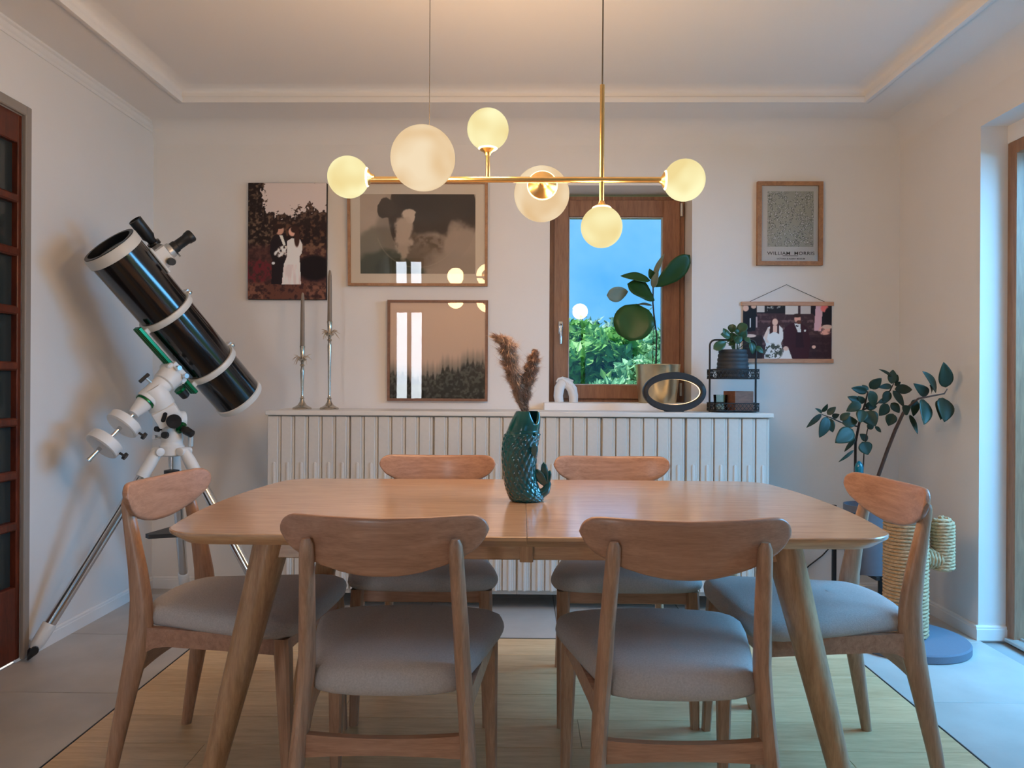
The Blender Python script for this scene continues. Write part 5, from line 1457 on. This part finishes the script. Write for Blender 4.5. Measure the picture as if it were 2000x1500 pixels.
MB().lathe([(hh-0.035, 0.102), (hh-0.03, 0.001)], (0,0,0), (0,0,1), 24).build('soil', M['soil'], rp)
def G(cx, cy, dy=0.0): return P(1560 + cx/5.77, 690 + cy/5.77, GY+dy) - RO
def stem(pts, rad, dys=None, root=None, material='stem'):
    q = [G(x, y, (dys[i] if dys else 0)) for i, (x, y) in enumerate(pts)]
    if root is not None: q = [Vector(root)] + q; rad = [rad[0]] + rad
    MB().tube(q, rad, 10).build('stem', M[material], rp)
stem([(635, 1390), (640, 1000), (680, 800), (720, 650), (750, 560), (780, 430)], [.0062, .006, .0055, .005, .004, .003], root=(-0.03, 0, hh-0.05), material='stemdark')
stem([(680, 830), (560, 800), (480, 780), (370, 730), (265, 690)], [.004, .0035, .003, .0028, .002], [0, -.03, -.05, -.06, -.07], material='stemdark')
stem([(720, 640), (850, 590), (930, 530), (1030, 420), (1070, 340)], [.004, .0036, .003, .003, .002], [0, .03, .05, .06, .06], material='stemdark')
stem([(880, 1430), (1000, 1090), (1090, 860), (1180, 670), (1250, 590), (1350, 510), (1480, 485), (1640, 455), (1675, 400)], [.0085, .008, .0078, .007, .0055, .0045, .004, .0032, .002], [0, -.03, -.08, -.13, -.16, -.19, -.21, -.23, -.23], root=(0.02, 0, hh-0.05))
stem([(720, 1390), (735, 1130), (770, 880), (785, 830)], [.0035, .003, .0028, .002], [-.03, -.03, -.04, -.04], root=(-0.01, -0.02, hh-0.05), material='stemdark')
LR = [((258, 682), (85, 840), 52, -.07), ((262, 672), (185, 620), 32, -.07), ((268, 662), (326, 570), 46, -.07), ((322, 690), (420, 603), 62, -.07), ((322, 715), (232, 952), 112, -.09), ((335, 735), (385, 892), 84, -.05),
      ((378, 718), (460, 688), 52, -.04), ((468, 752), (582, 668), 72, -.06), ((610, 860), (410, 1010), 150, -.10), ((490, 790), (665, 765), 120, -.06),
      ((772, 432), (592, 392), 80, 0), ((785, 415), (712, 358), 44, 0), ((800, 395), (933, 280), 98, .02), ((800, 425), (850, 610), 118, -.04), ((692, 548), (548, 490), 72, -.02), ((702, 560), (535, 655), 96, -.05),
      ((735, 560), (668, 482), 64, 0), ((745, 590), (880, 605), 84, .02), ((722, 640), (690, 785), 108, -.06), ((752, 655), (868, 820), 150, -.05),
      ((1048, 262), (902, 180), 36, .06), ((1045, 345), (1062, 185), 88, .05), ((1068, 335), (1115, 240), 64, .07), ((1080, 362), (1150, 323), 42, .06), ((1050, 372), (893, 385), 58, .05), ((1080, 405), (1278, 410), 96, .04), ((1015, 425), (955, 570), 86, .05),
      ((1060, 420), (1185, 605), 94, .03), ((1010, 520), (885, 562), 56, .05), ((1005, 572), (905, 705), 104, .02), ((1040, 560), (1135, 672), 84, .04), ((1062, 680), (1010, 818), 104, 0),
      ((1180, 665), (1262, 600), 92, -.09), ((1312, 520), (1290, 712), 84, -.07), ((1410, 522), (1410, 805), 160, -.11), ((1250, 692), (1340, 912), 50, -.08), ((1570, 530), (1600, 752), 100, -.08), ((1622, 500), (1640, 775), 190, -.12),
      ((1452, 468), (1293, 340), 92, -.09), ((1548, 440), (1393, 203), 112, -.10), ((1490, 455), (1475, 355), 44, -.08), ((1657, 385), (1632, 98), 124, -.12),
      ((775, 850), (842, 788), 64, -.04), ((858, 825), (928, 892), 40, -.04), ((772, 985), (688, 908), 74, -.03), ((712, 1000), (782, 1145), 140, -.05), ((642, 955), (512, 1112), 42, -.03), ((620, 1090), (445, 1228), 32, -.05)]
rng = random.Random(11)
for b_, t_, w_, dy in LR:
    if b_[0] > 1175: dy -= 0.11      # leaves of the long branch that reaches towards the room
    nn = (rng.uniform(-.35, .35), -1, rng.uniform(-0.1, .55))
    thick(leaf_mesh(G(*b_, dy*0.8), G(*t_, dy + rng.uniform(-.03, .02)), w_*unit(GY)/5.77*1.2, nn, rng.uniform(.04, .16), 0.16, 'oval').build('leaf', M['leafdark'], rp, smooth=80), 0.001)
bb = P(1560 + 680/5.77, 690 + 1300/5.77, GY-0.068)
wb = thing('watering_bulb', (bb.x, GY-0.068, PZ1-0.06), 'teal glass watering bulb stuck in the rubber plant pot', 'watering bulb')
zz = bb.z - (PZ1-0.06); u = unit(GY)
M['bulb'] = mat('teal_glass', (0.0, 0.16, 0.22), 0.06, coat=0.5)
MB().lathe([(0, 0.003), (zz-0.06, 0.004), (zz-0.045, 0.009), (zz-0.02, 0.0185), (zz+0.005, 0.0195), (zz+0.022, 0.015), (zz+0.033, 0.007), (zz+0.036, 0.001)], (0,0,0), (0,0,1), 24).build('bulb_body', M['bulb'], wb)

# ================================================================== ROPE CACTUS SCRATCHING POST
KY = 3.16
kc = P(1768, 1245, KY); kc.z = 0
cp = thing('cactus_scratcher', (kc.x, KY, 0), 'sisal rope cactus scratching post with one arm on a grey disc', 'scratching post')
M['rope'] = mat('sisal_rope', lin(196, 160, 122), 0.9, var=0.2, scale=120)
M['felt'] = mat('grey_plush', lin(108, 114, 128), 0.95, bump=0.3, bscale=300)
BR = 0.235
MB().lathe([(0, BR-0.004), (0.004, BR), (0.030, BR), (0.036, BR-0.006), (0.037, 0.0)], (0, -0.015, 0), (0,0,1), 64).build('base_disc', M['felt'], cp)
def rope_wind(path, radius, rope_r, name, domed=True):
    """rope wound round a path; three strands twist along it"""
    path = [Vector(p) for p in path]
    Ls = [0]
    for p, q in zip(path[:-1], path[1:]): Ls.append(Ls[-1] + (q-p).length)
    total = Ls[-1]; pitch = rope_r*1.85; turns = total/pitch; spt = 44; n = int(turns*spt)
    def at(s):
        for k in range(len(path)-1):
            if s <= Ls[k+1] or k == len(path)-2:
                t = (s-Ls[k])/(Ls[k+1]-Ls[k]); return path[k].lerp(path[k+1], t), (path[k+1]-path[k]).normalized()
    u_ = None; rings = []; NS = 9
    for i in range(n+1):
        s = total*i/n; c, d = at(s)
        u_ = d.orthogonal().normalized() if u_ is None else (u_ - d*u_.dot(d)).normalized()
        w_ = d.cross(u_); a_ = 2*math.pi*i/spt
        rr = radius
        if domed:
            e = total - s
            if e < radius*0.7: rr = radius*math.sqrt(max(0.03, 1-((radius*0.7-e)/(radius*0.7))**2))
        rad = u_*math.cos(a_) + w_*math.sin(a_); tan = -u_*math.sin(a_) + w_*math.cos(a_)
        ring = []
        tw = i*0.42
        for j in range(NS):
            b_ = 2*math.pi*j/NS
            q = rope_r*(1 + 0.24*math.cos(3*(b_ + tw)))
            ring.append(c + rad*(rr - rope_r + q*math.cos(b_)) + d*(q*math.sin(b_)*0.95))
        rings.append(ring)
    ob = MB().loft(rings).build(name, M['rope'], cp, smooth=60)
    return ob
kr = 0.088; ktop = P(1768, 978, KY).z
rope_wind([(0, 0, 0.036), (0, 0, ktop)], kr, 0.0080, 'trunk')
MB().lathe([(0.03, kr-0.016), (ktop-0.05, kr-0.016), (ktop-0.012, kr*0.6), (ktop-0.008, 0.001)], (0,0,0), (0,0,1), 24).build('core', M['rope'], cp)
ax_ = P(1841, 1100, KY).x - kc.x; za = P(1841, 1092, KY).z; zt_ = P(1841, 1010, KY).z
rope_wind([(kr*0.85, 0, za+0.006), (ax_-0.02, 0, za+0.004), ], 0.045, 0.0072, 'elbow', False)
rope_wind([(ax_, 0, za-0.042), (ax_, 0, zt_)], 0.047, 0.0072, 'arm')
MB().lathe([(za-0.050, 0.010), (za-0.046, 0.034), (za, 0.040), (zt_-0.03, 0.039), (zt_-0.008, 0.018), (zt_-0.006, 0.001)], (ax_, 0, 0), (0,0,1), 20).build('core', M['rope'], cp)

# power cord on the back wall behind the table end
w0 = P(1625, 1066, YB-0.01)
cd = MB().tube([P(1640, 1062, YB-0.012), P(1622, 1068, YB-0.012), P(1606, 1085, YB-0.012), P(1580, 1105, YB-0.012), P(1560, 1125, YB-0.012)], 0.0035, 6)
pc0 = P(1640, 1062, YB-0.012)
cdt = thing('power_cord', (pc0.x, YB-0.012, pc0.z), 'black power cord running along the wall from a socket beside the cabinets', 'cord')
cd.v = [(x-pc0.x, y-(YB-0.012), z-pc0.z) for x, y, z in cd.v]
cd.build('cord', M['black'], cdt)
MB().rbox(-0.035, 0.035, 0.003, 0.012, -0.03, 0.04, 0.003).build('socket', M['black'], cdt, smooth=0)
